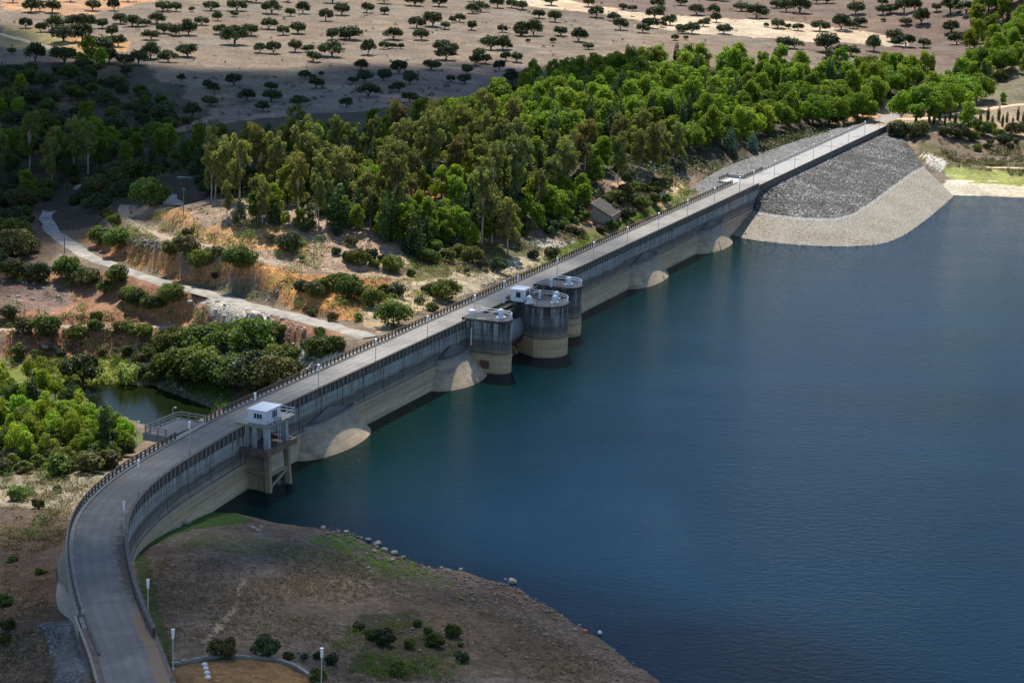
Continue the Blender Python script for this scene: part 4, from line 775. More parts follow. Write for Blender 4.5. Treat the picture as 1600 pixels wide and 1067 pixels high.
M['bark']=plain('dark_bark',(.07,.055,.045),.95,.3,4); M['barkpale']=plain('pale_bark',(.42,.38,.32),.85,.3,1.2)
def sub_lobes(g,c,R,k,r,flatten=.85,shell=.75,low=-.5):
    out=[]
    for _ in range(k):
        while True:
            d=g.normal(size=3); d/=np.linalg.norm(d)
            if d[2]>low: break
        f=shell*g.uniform(.7,1.1); q=r*g.uniform(.7,1.3); out.append(((c[0]+R[0]*d[0]*f,c[1]+R[1]*d[1]*f,c[2]+R[2]*d[2]*f),(q,q,q*flatten)))
    return out
def obj_me(name,me,parent): o=bpy.data.objects.new(name,me); COL.objects.link(o); o.parent=parent; return o
PROTO={}
def proto(kind,var,seed):
    g=np.random.default_rng(seed); t=empty(kind); COL.objects.unlink(t); tr=MB(); ms=None
    if kind=='holm_oak':
        h=5.6; Rr=4.3; lob=sub_lobes(g,(0,0,3.3),(Rr,Rr*.95,2.3),32,1.25,.85,.8,-.35); 
        if var%2: lob+=sub_lobes(g,(2.2,.5,2.7),(2.6,2.4,1.5),9,1.,.8)
        ms=leafmesh('crown',lob,2100,.46,LM['oak'],seed=seed); tr.tube([(0,0,-.4),(.1,0,.6),(.2,.1,1.3)],.36,6,.28)
        for a in g.uniform(0,6.28,4): tr.tube([(.2,.1,1.),(1.1*math.cos(a),1.1*math.sin(a),2.),(2.6*math.cos(a),2.6*math.sin(a),3.2)],.24,5,.08)
        bk='bark'
    elif kind=='eucalyptus':
        h=17+2*(var%3); lob=[]; top=(g.uniform(-1,1),g.uniform(-1,1),h)
        for i in range(9):
            z=h*(.38+.6*i/8); rad=(3.4 if i<6 else 2.6)*g.uniform(.7,1.1); a=g.uniform(0,6.28); c=(math.cos(a)*rad*.55,math.sin(a)*rad*.55,z-1.4); lob+=sub_lobes(g,c,(2.3,2.3,1.9),8,.85,1.1,.85,-.9)
            tr.tube([(0,0,z*.55),(c[0]*.5,c[1]*.5,z*.75),(c[0],c[1],z-1)],.13,5,.04)
        ms=leafmesh('crown',lob,4600,.38,LM['rust' if var==3 else 'euc'],.1,seed=seed); tr.tube([(0,0,-.5),(.2,0,h*.3),(-.2,.2,h*.6),(.1,0,h*.88)],.3,7,.07); bk='barkpale'
    elif kind=='pine_tree':
        h=9.5; lob=[]
        for i in range(6):
            z=h*(.2+.72*i/5); rad=(3.5*(1-(i/6.)**2)+.5)*(.8 if i==0 else 1)*g.uniform(.85,1.1); lob+=sub_lobes(g,(g.uniform(-.5,.5),g.uniform(-.5,.5),z),(rad,rad,.9),9 if i<5 else 3,1.,.85,.8,-.6)
        ms=leafmesh('crown',lob,3800,.34,LM['pine'],.5,seed=seed); tr.tube([(0,0,-.5),(.1,0,h*.5),(0,0,h*.9)],.24,6,.05); bk='bark'
    elif kind=='umbrella_pine':
        h=9; lob=sub_lobes(g,(0,0,h*.44),(6.,6.,4.2),74,1.1,.85,.88,-.35)+sub_lobes(g,(0,0,h*.5),(3,3,2),10,1.5)
        ms=leafmesh('crown',lob,7000,.34,LM['umb'],.5,seed=seed); tr.tube([(0,0,-.5),(.2,0,2.4),(.1,.1,4.8)],.36,7,.26)
        for a in g.uniform(0,6.28,6): tr.tube([(.1,0,3.),(1.6*math.cos(a),1.6*math.sin(a),4.6),(3.6*math.cos(a),3.6*math.sin(a),6)],.17,5,.06)
        bk='bark'
    elif kind=='cypress':
        h=10; lob=[]
        for i in range(14): z=.6+h*i/14.; rad=(.25+1.05*math.sin(math.pi*min(1,(1-i/14)*.72+.06))); lob.append(((g.uniform(-.12,.12),g.uniform(-.12,.12),z),(rad,rad,.75)))
        lob+= [((rad*.7*math.cos(a),rad*.7*math.sin(a),z),(.5,.5,.8)) for a,z,rad in zip(g.uniform(0,6.28,26),g.uniform(.8,h*.75,26),g.uniform(.9,1.3,26))]
        ms=leafmesh('crown',lob,1300,.32,LM['cyp'],.2,.05,seed=seed); tr.tube([(0,0,-.4),(0,0,h*.8)],.16,6,.04); bk='bark'
    elif kind in('cone_cypress','blue_conifer'):
        h=8; lob=[]
        for i in range(11): z=.5+h*.9*i/10.; rad=2.5*(1-i/11.)**.8+.15; lob+=[((rad*.7*math.cos(a),rad*.7*math.sin(a),z),(.6+.25*rad,.6+.25*rad,.7)) for a in g.uniform(0,6.28,max(2,int(rad*3)))]
        ms=leafmesh('crown',lob,1700,.34,LM['cyp' if kind=='cone_cypress' else 'blue'],.3,.08,seed=seed); tr.tube([(0,0,-.4),(0,0,h*.8)],.18,6,.04); bk='bark'
    elif kind=='riverside_tree':
        h=7.5; lob=[]
        for i in range(7): a=g.uniform(0,6.28); z=h*g.uniform(.35,.85); rr=1.5*g.uniform(.3,1.2); lob+=sub_lobes(g,(rr*math.cos(a),rr*math.sin(a),z),(1.7,1.7,1.5),8,.7,1,.85,-.8)
        ms=leafmesh('crown',lob,4200,.23,LM['bright' if var%3<2 else 'shrub'],.4,seed=seed); tr.tube([(0,0,-.4),(.15,0,3),(0,.1,5.5)],.17,6,.05); bk='bark'
    elif kind=='shrub':
        lob=sub_lobes(g,(0,0,1.),(1.55,1.4,1.05),17,.62,.85,.8,-.2)+[((0,0,.8),(1.2,1.2,.8))]
        big=var>7; lob+=sub_lobes(g,(0,0,1.),(1.6,1.5,1.2),26,.4,.85,.95,-.2) if big else []; ms=leafmesh('foliage',lob,4200 if big else 1500,.15 if big else .26,LM[['shrub','oak','shrub','scrub'][var%4]],.4,.08,seed=seed); tr.tube([(0,0,-.3),(.05,0,.9)],.1,5,.05); tr.tube([(0,0,0),(.4,.3,.8)],.06,5,.03); bk='bark'
    elif kind=='evergreen_bush':
        lob=sub_lobes(g,(0,0,1.9),(3.1,2.9,2.2),36,1.,.85,.85,-.3)+sub_lobes(g,(1.5,.6,1.5),(1.8,1.8,1.4),8,.8)
        ms=leafmesh('foliage',lob,3200,.34,LM['oak' if var%2 else 'shrub'],.4,seed=seed); tr.tube([(0,0,-.4),(.1,0,1.8)],.2,6,.1); bk='bark'
    elif kind=='willow_bush':
        lob=[((1.3*math.cos(a),1.3*math.sin(a),1.5+z),(.35,.35,1.1)) for a,z in zip(g.uniform(0,6.28,26),g.uniform(0,1.3,26))]
        ms=leafmesh('foliage',lob,900,.26,LM['pale'],.2,seed=seed); bk='bark'
        for a in g.uniform(0,6.28,6): tr.tube([(0,0,-.2),(1.1*math.cos(a),1.1*math.sin(a),2.2)],.06,5,.03)
    a=obj_me('crown' if kind not in('shrub','willow_bush','evergreen_bush') else 'foliage',ms,t); COL.objects.unlink(a)
    tm=bpy.data.meshes.new('trunk'); tm.from_pydata([tuple(map(float,p)) for p in tr.v],[],tr.f); tm.materials.append(M[bk]); b=obj_me('trunk' if kind not in('shrub','willow_bush','evergreen_bush') else 'stem',tm,t); COL.objects.unlink(b)
    return t,a,b
NV={'holm_oak':5,'eucalyptus':5,'pine_tree':5,'umbrella_pine':3,'cypress':2,'cone_cypress':2,'blue_conifer':1,'riverside_tree':5,'shrub':12,'willow_bush':1,'evergreen_bush':4}
for i,(k,c) in enumerate(NV.items()): PROTO[k]=[proto(k,v,100*i+v+5) for v in range(c)]
CATS={'holm_oak':'oak tree','eucalyptus':'eucalyptus tree','pine_tree':'pine tree','umbrella_pine':'pine tree','cypress':'cypress','cone_cypress':'cypress','blue_conifer':'conifer','riverside_tree':'tree','shrub':'shrub','willow_bush':'bush','evergreen_bush':'bush'}
HG_={'holm_oak':6,'eucalyptus':18.5,'pine_tree':9.8,'umbrella_pine':8.9,'cypress':10.5,'cone_cypress':8.2,'blue_conifer':8.2,'riverside_tree':8,'shrub':2.3,'willow_bush':3.6,'evergreen_bush':4.4}
TREES=[]
def plant(kind,p,sc,label,group=None,var=None,sx=1.):
    pr=PROTO[kind]; v=random.randrange(len(pr)) if var is None else var%len(pr); t,a,b=pr[v]
    r=t.copy(); COL.objects.link(r); r.location=(p[0],p[1],p[2]-.05); r.rotation_euler=(0,0,random.uniform(0,6.28)); e_=.22 if kind=='holm_oak' else .1; r.scale=(sc*sx*random.uniform(1-e_,1+e_),sc*sx*random.uniform(1-e_,1+e_),sc*random.uniform(1-e_*.8,1+e_*.8))
    for q in (a,b): c=q.copy(); COL.objects.link(c); c.parent=r
    tag(r,label,CATS[kind],group); TREES.append((p[0],p[1],sc)); return r
def mperpx(p): return np.linalg.norm(np.array(p)-CP)/math.hypot(F,0)
# --- the oaks of the far plain: (pixel x, base y, crown width in pixels)
OAKS=[(145,17,28),(178,17,24),(82,20,26),(48,20,26),(40,45,22),(85,50,34),(100,66,38),(135,45,30),(160,45,20),(188,38,26),(215,42,24),(245,38,28),(255,18,26),(275,18,22),(300,19,13),(330,17,24),(370,18,28),(365,27,17),(315,40,20),(340,33,18),(257,53,26),(295,56,34),(236,63,26),(345,55,22),(367,70,38),(392,56,26),(185,73,24),(175,58,24),(160,85,34),(235,93,34),(263,97,28),(293,90,32),(170,100,34),(195,103,28),(55,98,38),(100,100,38),(18,85,16),(130,110,30),(10,120,30),(105,118,22),(197,120,22),(70,140,36),(140,130,28),(40,155,20),(80,170,32),(120,182,24),(283,128,15),(325,138,20),(335,145,20),(365,135,32),(328,166,27),(258,170,20),(385,160,27),(50,185,26),(20,200,36),(90,202,28),(300,185,35),(200,180,24),(165,165,26),(225,160,22),
(425,22,28),(454,26,17),(473,22,24),(509,33,25),(534,24,32),(573,20,24),(601,23,16),(648,10,28),(686,11,24),(676,42,32),(695,46,20),(718,35,20),(737,47,20),(751,19,24),(777,13,22),(420,46,28),(465,53,31),(547,62,34),(519,63,24),(614,63,28),(658,63,23),(626,77,12),(785,51,17),(427,85,30),(461,82,26),(489,97,25),(519,89,36),(575,86,28),(600,78,19),(690,81,28),(697,94,28),(673,110,27),(792,78,15),(767,78,30),(749,89,22),(564,110,23),(477,124,21),(502,120,11),(494,138,25),(570,129,26),(600,127,26),(623,116,28),(640,132,28),(623,144,21),(575,152,36),(729,116,25),(704,129,17),(726,132,25),(423,142,22),(424,160,29),(468,167,29),(790,96,22),(780,111,22),(542,168,26),(758,100,24),(410,175,26),(800,130,26),(640,160,24),
(816,16,24),(842,29,24),(861,9,26),(919,11,26),(932,28,27),(867,35,24),(833,56,30),(814,57,21),(825,67,9),(876,57,22),(904,66,31),(864,68,13),(919,78,15),(969,47,26),(959,33,23),(973,16,14),(988,18,14),(1029,13,22),(1064,9,21),(1023,30,26),(1029,23,22),(1047,40,22),(1015,44,22),(1004,52,21),(1033,43,15),(1062,49,17),(1081,53,23),(1099,42,18),(1119,35,19),(1088,24,24),(1114,24,22),(1158,18,22),(1182,29,30),(1131,54,23),(1055,63,15),(1072,63,11),(1197,43,12),
(1213,13,22),(1249,21,33),(1292,6,25),(1337,23,30),(1344,42,19),(1247,48,19),(1281,49,26),(1314,48,32),(1215,45,24),(1392,21,22),(1378,9,19),(1429,18,27),(1439,39,33),(1463,18,21),(1485,21,34),(1486,54,27),(1380,35,8),(1514,67,30),(1397,66,28),(1443,75,20),(1415,73,28),(1291,81,38),(1225,75,30),(1330,88,24),(1365,80,30),
(20,5,22),(60,3,24),(110,4,22),(200,3,22),(400,5,24),(450,4,20),(520,5,26),(600,6,22),(740,3,20),(900,-5,24),(1000,-3,22),(1130,2,22),(1230,-4,24),(1330,-2,24),(1420,2,22),(1490,5,22),(-20,30,24),(-30,70,30),(-20,110,30),(-30,160,34)]
def where(x,y):
    if y<30: a='at the plain top edge'
    elif y<72: a='on the middle plain'
    elif y<105: a='at the near plain rim'
    else: a='in the plain cloud shadow'
    b='far left' if x<160 else 'left' if x<400 else 'left of centre' if x<640 else 'centre' if x<900 else 'right of centre' if x<1150 else 'right' if x<1350 else 'far right'
    return a,b
from collections import Counter
CN=Counter()
ORD=['first','second','third','fourth','fifth','sixth','seventh','eighth','ninth','tenth','eleventh','twelfth','thirteenth','fourteenth']
OAKS.sort(key=lambda o:(o[0]))
_ex=[(x+random.choice((-1,1))*wd*random.uniform(.55,.8),y+random.uniform(-3,4),wd*random.uniform(.5,1.05)) for x,y,wd in OAKS if random.random()<.3 and wd>18 and y<150]
OAKS=sorted(OAKS+_ex)
for x,y,wd in OAKS:
    p=gnd(x,y); sc=wd*mperpx(p)/8.6; a,b=where(x,y); sz='small' if wd<18 else 'broad' if wd>29 else 'rounded'; key=(a,b,sz); CN[key]+=1; i=CN[key]-1
    o=plant('holm_oak',p,sc,'%s holm oak %s, %s, %s from left'%(sz,a,b,ORD[min(i,13)]),'holm oaks scattered over the dry plain')
# --- scattered woods
def pin(P,x,y): return bool(poly_in(P,np.array(x),np.array(y)))
TG={}
def free(p,d):
    cx,cy=int(p[0]//12),int(p[1]//12)
    for i in(-1,0,1):
        for j in(-1,0,1):
            for q in TG.get((cx+i,cy+j),()):
                if (q[0]-p[0])**2+(q[1]-p[1])**2<(d*.5+q[2]*.5)**2: return False
    TG.setdefault((cx,cy),[]).append((p[0],p[1],d)); return True
for x,y,s in TREES: TG.setdefault((int(x//12),int(y//12)),[]).append((x,y,5*s))
def offroad(p,m_=1.5):
    for k,(W,h) in TRW.items():
        if (np.hypot(W[:,0]-p[0],W[:,1]-p[1])<h+m_).any(): return False
    sdd=side(np.array([p[0]]),np.array([p[1]]))[0]; ss=(p[0]-_B[0])*UU[0]+(p[1]-_B[1])*UU[1]
    if abs(sdd)<WD/2+2.2 : return False
    if ss>205 and -24<sdd<0 and ss<375: return False
    return True
def scatter(P,kinds,nmax,dist,scr,phr,group,tries=6000):
    xs=[p[0] for p in P]; ys=[p[1] for p in P]; c=0; 
    for _ in range(tries):
        if c>=nmax: break
        x=random.uniform(min(xs),max(xs)); y=random.uniform(min(ys),max(ys))
        if not pin(P,x,y): continue
        p=gnd(x,y); k=random.choices([q[0] for q in kinds],[q[1] for q in kinds])[0]; sc=random.uniform(*scr)*(1.0 if len(kinds)<1 else 1)
        dd=dist*{'eucalyptus':1.15,'umbrella_pine':1.6,'pine_tree':1.,'holm_oak':1.2,'cypress':.6,'cone_cypress':.8,'blue_conifer':.8,'shrub':.55,'riverside_tree':.8,'willow_bush':.6,'evergreen_bush':.95}[k]*sc
        if not offroad(p) or not free(p,dd): continue
        v=random.randrange(NV[k]) if k!='shrub' else random.randrange(8)+(4 if sc>1.1 else 0); look={'eucalyptus':['tall olive green eucalyptus with pale trunk','slender tall eucalyptus with feathery crown','tall loose crowned eucalyptus','brownish olive eucalyptus','very tall eucalyptus with layered crown'],'pine_tree':['bright green rounded pine','young pointed green pine','dense bushy green pine','lopsided green pine','full fresh green pine'],'umbrella_pine':['dome crowned umbrella pine','broad umbrella pine with bright top','wide spreading umbrella pine'],'holm_oak':['dark grey green oak','spreading dark oak','low dusky oak','wide dark evergreen oak','knotty dark oak'],'cypress':['narrow dark cypress','slim pointed cypress'],'cone_cypress':['conical dark cypress','dense cone shaped conifer'],'blue_conifer':['blue grey conifer'],'shrub':['rounded dark green shrub','dusky evergreen shrub','leafy mid green shrub','olive coloured scrubby shrub','low mounded green shrub','dark compact shrub','loose green shrub','dry brownish green shrub','full dark green shrub','dusky rounded evergreen shrub','full mid green shrub','broad olive shrub'],'riverside_tree':['yellow green riverside tree','fresh lime green riverside tree','darker green riverside tree','light green feathery tree','sunlit yellow green tree'],'willow_bush':['pale bush'],'evergreen_bush':['big dark evergreen bush','dense mid green bush','spreading dark bush','leafy evergreen bush']}[k][v]
        dep='at the back' if y<min(ys)+(max(ys)-min(ys))*.34 else 'in the middle' if y<min(ys)+(max(ys)-min(ys))*.67 else 'at the front'
        sd_='left' if x<min(xs)+(max(xs)-min(xs))*.33 else 'centre' if x<min(xs)+(max(xs)-min(xs))*.67 else 'right'
        plant(k,p,sc,'%s %s %s, %s'%(look,dep,phr,sd_) if len(('%s %s %s %s'%(look,dep,phr,sd_)).split())<=16 else '%s %s %s'%(look,dep,phr),group,v); c+=1
# individually placed trees: kind, pixel x, base y, height px, variant, label
HT=[('cone_cypress',483,363,42,0,'dark conical cypress at the left of the clearing edge below the wood'),('cone_cypress',528,357,64,1,'tall dark green cone shaped cypress in front of the shaded wood'),('cypress',600,384,84,0,'tallest narrow cypress of the pair beside the red earth bank'),('cypress',612,380,72,1,'shorter cypress leaning against the tallest one by the red bank'),('cypress',585,363,46,1,'thin spire cypress left of the tall cypress pair'),('cone_cypress',648,397,62,0,'broad grey green cone cypress right of the footpath'),
('eucalyptus',410,353,64,1,'pale leaved slim eucalyptus at the left end of the terrace'),('eucalyptus',498,350,66,2,'silvery slim eucalyptus between two dark cones'),('eucalyptus',579,356,66,1,'thin eucalyptus just left of the cypress pair'),('eucalyptus',630,366,72,0,'thin white stemmed eucalyptus against the red earth bank'),('pine_tree',557,361,38,0,'bright bushy pine left of the cypress pair'),('pine_tree',447,353,22,2,'small yellow green pine on the terrace edge'),('pine_tree',468,352,26,3,'small dark pine beside the left cone cypress'),
('pine_tree',668,368,58,1,'bright green pine right of the broad cone cypress'),('pine_tree',690,375,52,2,'full green pine in the group behind the railing'),('pine_tree',715,380,56,4,'fresh green pine next to the big dense eucalyptus'),('pine_tree',655,352,50,0,'bright pine at the back of the group by the red bank'),('pine_tree',710,322,50,2,'dark rounded pine above the red bank'),('eucalyptus',752,384,118,4,'huge dense olive eucalyptus in front of the wood'),('eucalyptus',768,380,100,3,'dense brownish eucalyptus beside the huge olive one'),('eucalyptus',793,397,86,1,'drooping eucalyptus nearest the railing'),
('cone_cypress',432,351,32,0,'small blue grey cone beside the pale eucalyptus'),('cone_cypress',375,352,36,1,'dark conical tree at the head of the terrace'),('eucalyptus',355,337,56,3,'golden brown eucalyptus above the terrace track'),('pine_tree',838,328,60,4,'large round bright pine near the pale valve house bank'),('pine_tree',930,290,46,2,'round bright pine left of the sunlit orange cliff'),('umbrella_pine',860,330,40,0,'low dark round pine on the scrub slope'),
('blue_conifer',1175,240,31,0,'pale blue conifer standing alone above the gravel shoulder'),('blue_conifer',1140,238,36,0,'dull blue conifer left of the pale blue one'),('blue_conifer',1312,186,32,0,'blue grey conifer beneath the umbrella pines near the road end'),
('umbrella_pine',1430,196,62,0,'largest umbrella pine beside the end of the crest road'),('umbrella_pine',1452,190,58,1,'umbrella pine just right of the largest one'),('umbrella_pine',1340,190,44,2,'umbrella pine at the left of the road end'),('umbrella_pine',1478,178,56,0,'bright umbrella pine behind the largest one'),('umbrella_pine',1500,168,52,1,'umbrella pine in the line running to the right'),('umbrella_pine',1525,158,46,2,'farther umbrella pine in the line running right'),('umbrella_pine',1270,198,46,0,'dark umbrella pine over the gravel shoulder'),('umbrella_pine',1295,196,44,1,'umbrella pine left of the road end group'),('umbrella_pine',1420,140,40,1,'umbrella pine behind the road end'),('umbrella_pine',1390,150,40,2,'umbrella pine left behind the road end'),('umbrella_pine',1365,160,38,0,'flat topped umbrella pine over the road end'),
('pine_tree',1524,33,28,2,'lone dark green pine by the sandy track at the top right'),('cypress',1459,195,26,0,'dark slim cypress under the largest umbrella pine'),('pine_tree',1513,205,44,0,'green pine among the dark shrubs on the east bank'),('pine_tree',1567,163,18,1,'small round pine on the bare east slope'),
('shrub',182,446,26,0,'bright yellow green young tree beside the access road'),('willow_bush',200,603,34,0,'pale silvery bush at the far shore of the pool'),('holm_oak',130,606,40,1,'round grey green tree at the left end of the pool'),
('shrub',1400,216,22,1,'low dark juniper mound at the top of the embankment'),('shrub',1436,214,24,3,'brownish dark bush on the east bank by the sandy track')]
for k,x,y,h,v,l in HT:
    p=gnd(x,y); s=h*mperpx(p)/.985/HG_[k]; plant(k,p,s,l,None,v, 1.0 if k not in('cypress',) else .8); free(p,{'eucalyptus':5,'umbrella_pine':7,'pine_tree':4}.get(k,2.5)*s)
# rows of small cypresses on the east bank
for i,(x,y) in enumerate([(1468,190),(1476,196),(1484,190),(1492,198),(1500,190),(1531,200),(1543,192),(1550,198),(1560,190),(1566,198),(1573,192),(1582,197),(1590,190),(1598,196)]):
    p=gnd(x,y); plant('cypress',p,.38*random.uniform(.8,1.3),'small slim cypress in the east bank row, %s from the left'%ORD[min(i,13)],'small cypresses on the east bank')
# --- terrace shrubs (pixel x, base y, width px)
SHR=[(33,328,45),(20,345,28),(20,400,56),(48,395,30),(22,435,42),(58,440,40),(105,440,46),(135,448,38),(163,462,26),(155,382,38),(170,376,26),(187,392,44),(195,470,26),(205,474,30),(215,480,34),(232,484,30),(246,482,30),(270,492,38),(178,440,18),(150,500,20),(72,525,42),(38,520,28),(15,500,24),(120,535,30),(150,520,26),(187,520,24),(205,530,22),(225,540,26),(265,405,28),(290,415,38),(308,422,34),(320,420,34),(340,402,22),(375,428,44),(295,372,20),(243,372,14),(335,445,13),(120,300,46),(150,310,44),(190,290,38),(215,285,46),(235,325,56),(262,320,32),(165,340,20),(206,345,26),(180,352,22),
(270,560,50),(262,590,44),(285,600,60),(330,600,66),(365,610,66),(400,612,70),(430,608,60),(310,562,56),(355,560,62),(400,562,66),(440,575,46),(290,545,36),(340,535,36),(385,535,40),(425,540,36),(450,590,36),(350,585,50),(385,585,50),(310,585,50),(215,572,24),(226,590,22),(200,557,22),(160,557,18),(95,562,16),(30,560,26),(240,600,20),(455,560,24),
(526,399,15),(560,415,32),(580,405,22),(545,408,20),(611,427,32),(585,420,20),(600,412,18),(641,433,16),(491,464,34),(503,458,30),(517,452,28),(535,455,34),(549,468,44),(470,462,24),(583,481,36),(600,462,22),(620,464,28),(572,470,26),(615,509,50),(519,504,20),(487,496,17),(560,502,15),(499,526,20),(499,560,52),(523,555,32),(482,548,26),(656,476,17),(675,487,20),(697,472,44),(680,462,24),(669,459,22),(664,410,28),(679,412,22),(423,381,17),(450,392,40),(526,368,17),(549,387,20),(472,409,10),(739,413,36),(755,420,18),(780,423,28),(729,430,11),(700,405,24),(715,398,22),(833,403,18),(863,404,22),(863,362,22),(1002,330,28),(1023,322,22),(820,362,26),(845,356,20),(890,365,20),(905,372,18),(980,345,22),(955,358,20),(940,366,16),(1040,318,16),(990,318,18),(880,340,24),(800,366,22),
(350,1030,42),(412,1030,44),(497,1030,14),(450,1032,18),(475,1034,14),(652,982,14),(668,992,16),(678,1014,28),(720,1034,22),(706,1000,26),(600,1010,34),(580,1000,22),(560,990,20),(720,1010,10),(640,1015,20),(520,1040,22),(495,1070,30),(620,1060,34),
(1400,208,24),(1420,214,26),(1478,215,24),(1500,218,30),(1490,208,22),(1535,212,28),(1560,216,20),(1585,212,26),(1600,205,20),(1455,222,18),(1520,222,20),(1570,225,22),(1545,205,20),
(28,782,30),(60,795,20),(8,945,26),(12,985,24),(5,1010,24),(150,780,14),(160,800,12),(20,880,14),(60,900,14),(90,770,14),(70,900,10)]
SHZ=lambda x,y: 'on the peninsula by the kerb' if (y>960 and x>250) else 'left of the road bend' if (y>740) else 'above the pool' if (y>530 and x<470) else 'on the east bank' if x>1350 else 'behind the long railing' if x>640 else 'by the access road bend' if (x<280 and y<360) else 'below the access road' if y>430 and x<300 else 'on the orange terraces'
for x,y,wd in sorted(SHR):
    p=gnd(x,y)
    if 500<y<620 and 225<x<470: wd*=1.15
    if y>740 and x<200 or offroad(p,.3):
        sc=wd*mperpx(p)/3.1; v=random.randrange(8) if sc<1.25 else 8+random.choice((0,0,1,2,2,3)); z=SHZ(x,y); a='large' if wd>38 else 'small' if wd<21 else 'medium'; CN[(z,a)]+=1
        plant('shrub',p,sc,'%s rounded shrub %s, %s from left'%(a,z,ORD[min(CN[(z,a)]-1,13)]),'shrubs '+z,v); free(p,2.6*sc)
scatter([(0,604),(50,610),(95,632),(140,662),(200,690),(222,702),(180,722),(60,728),(0,732),(-60,700),(-60,604)],[('riverside_tree',6),('shrub',1.6),('cypress',.3),('evergreen_bush',.4)],80,3.9,(.55,1.0),'of the riverside thicket','trees of the riverside thicket')
scatter([(60,700),(120,690),(215,705),(190,730),(120,745),(0,745),(0,720)],[('shrub',1)],20,3.4,(.8,1.5),'of the riverside fringe','shrubs fringing the riverside thicket')
scatter([(640,215),(760,240),(880,250),(1000,250),(1120,240),(1190,215),(1330,190),(1380,178),(1480,160),(1560,128),(1400,118),(1280,118),(1100,112),(980,112),(880,150),(760,190)],[('pine_tree',5.),('umbrella_pine',3.2),('cypress',.6),('cone_cypress',.3),('evergreen_bush',.8)],430,6.2,(.8,1.25),'of the bright pine wood','trees of the bright pine wood')
scatter([(0,262),(160,252),(300,268),(430,262),(640,252),(800,240),(900,245),(1060,262),(1010,285),(960,290),(880,320),(800,335),(740,330),(650,300),(640,345),(560,335),(420,325),(330,318),(300,272),(200,262),(60,295),(-60,310),(-60,240)],[('eucalyptus',7),('pine_tree',1.2),('cone_cypress',.7),('evergreen_bush',1.),('cypress',.3)],330,6.4,(.6,.92),'of the eucalyptus wood','trees of the tall eucalyptus wood')
scatter([(300,262),(430,246),(560,232),(640,222),(800,198),(880,160),(960,112),(900,108),(830,130),(760,170),(660,195),(560,212),(430,226),(300,240),(150,228),(0,238),(0,248)],[('pine_tree',3.4),('evergreen_bush',2.5),('cone_cypress',.4)],90,6.3,(.6,.85),'of the shaded back row','trees of the shaded back row of the wood')
scatter([(-60,110),(150,100),(215,140),(300,190),(250,232),(0,240),(-60,240)],[('evergreen_bush',5),('shrub',.8),('pine_tree',.6)],80,7.5,(.6,1.1),'of the shaded plain corner','trees of the shaded corner of the plain')
scatter([(-60,285),(60,290),(95,300),(70,330),(0,420),(-60,420)],[('evergreen_bush',4),('shrub',1),('pine_tree',1)],34,6,(.7,1.2),'of the access road thicket','thicket left of the access road')
scatter([(110,270),(260,262),(300,272),(260,290),(190,322),(130,330),(108,320)],[('evergreen_bush',3),('shrub',1)],30,5,(.6,1.),'inside the access road bend','thicket inside the access road bend')
scatter([(400,328),(520,338),(600,352),(660,352),(740,350),(830,335),(930,300),(900,345),(820,372),(740,392),(690,388),(640,384),(560,362),(480,356),(400,348)],[('pine_tree',5),('eucalyptus',2),('cone_cypress',1),('cypress',.6)],48,4.6,(.5,.95),'along the wood front','trees along the front of the wood')
scatter([(1495,110),(1520,60),(1538,20),(1550,-20),(1680,-20),(1680,140),(1560,130)],[('pine_tree',3),('umbrella_pine',2),('evergreen_bush',1)],80,6.,(.8,1.2),'of the wooded rise','trees of the wooded rise')
scatter([(660,395),(740,385),(860,368),(940,345),(1000,312),(1080,285),(1130,262),(1200,232),(1300,200),(1350,188),(1300,192),(1180,225),(1100,255),(1000,290),(900,335),(800,355),(700,385)],[('shrub',1)],50,2.6,(.5,1.1),'along the wood foot','shrubs along the foot of the wood')
scatter([(100,545),(250,500),(330,520),(300,610),(240,600),(200,560)],[('shrub',1)],10,3,(.5,1.),'on the rubble slope','shrubs on the rubble slope')
scatter([(1480,215),(1600,212),(1640,235),(1480,240)],[('shrub',1)],12,4,(.5,1.),'on the east bank','shrubs at the foot of the east bank')
# --- ground scrub and tufts: one uncountable object per area
def scrub(name,P,n,h,lm,size=.22,per=26):
    W=roll(P); xs=[p[0] for p in W]; ys_=[p[1] for p in W]; lob=[]
    while len(lob)<n:
        k=600; x=RNG.uniform(min(xs),max(xs),k); y=RNG.uniform(min(ys_),max(ys_),k); z=hgrid(x,y); ok=poly_in(W,x,y)&(fbm(x,y,12,3)+RNG.random(k)*.35>.12); sdv=np.abs(side(x,y)); ok&=sdv>WD/2+1.5
        for W2,hh in TRW.values():
            dm=np.min(np.hypot(x[:,None]-W2[None,:,0],y[:,None]-W2[None,:,1]),1); ok&=dm>hh+.6
        for a,b,c in zip(x[ok],y[ok],z[ok]):
            if c<.15 and a>-60 and side(np.array([a]),np.array([b]))[0]>0: continue
            r=h*RNG.uniform(.5,1.4); lob.append(((a,b,c+r*.35),(r*1.3,r*1.3,r)))
            if len(lob)>=n: break
    me_=leafmesh(name,lob,len(lob)*per,size,LM[lm],.6,.1,seed=n); o=bpy.data.objects.new(name,me_); COL.objects.link(o); return tag(o,kind='stuff')
scrub('slope_scrub',[(640,400),(740,385),(860,372),(960,330),(1080,280),(1200,225),(1360,182),(1350,195),(1200,245),(1080,305),(960,368),(860,400),(720,440)],700,.55,'scrub')
scrub('bank_grass',[(780,440),(870,395),(1000,335),(1080,300),(1060,320),(960,370),(840,425)],260,.4,'bright',.16)
scrub('terrace_scrub',[(240,335),(420,350),(700,410),(700,450),(560,510),(400,480),(200,420),(160,385)],1100,.45,'scrub',.16,18)
scrub('lower_slope_scrub',[(0,500),(200,490),(350,500),(520,530),(480,590),(340,632),(200,600),(0,610)],900,.45,'scrub',.18)
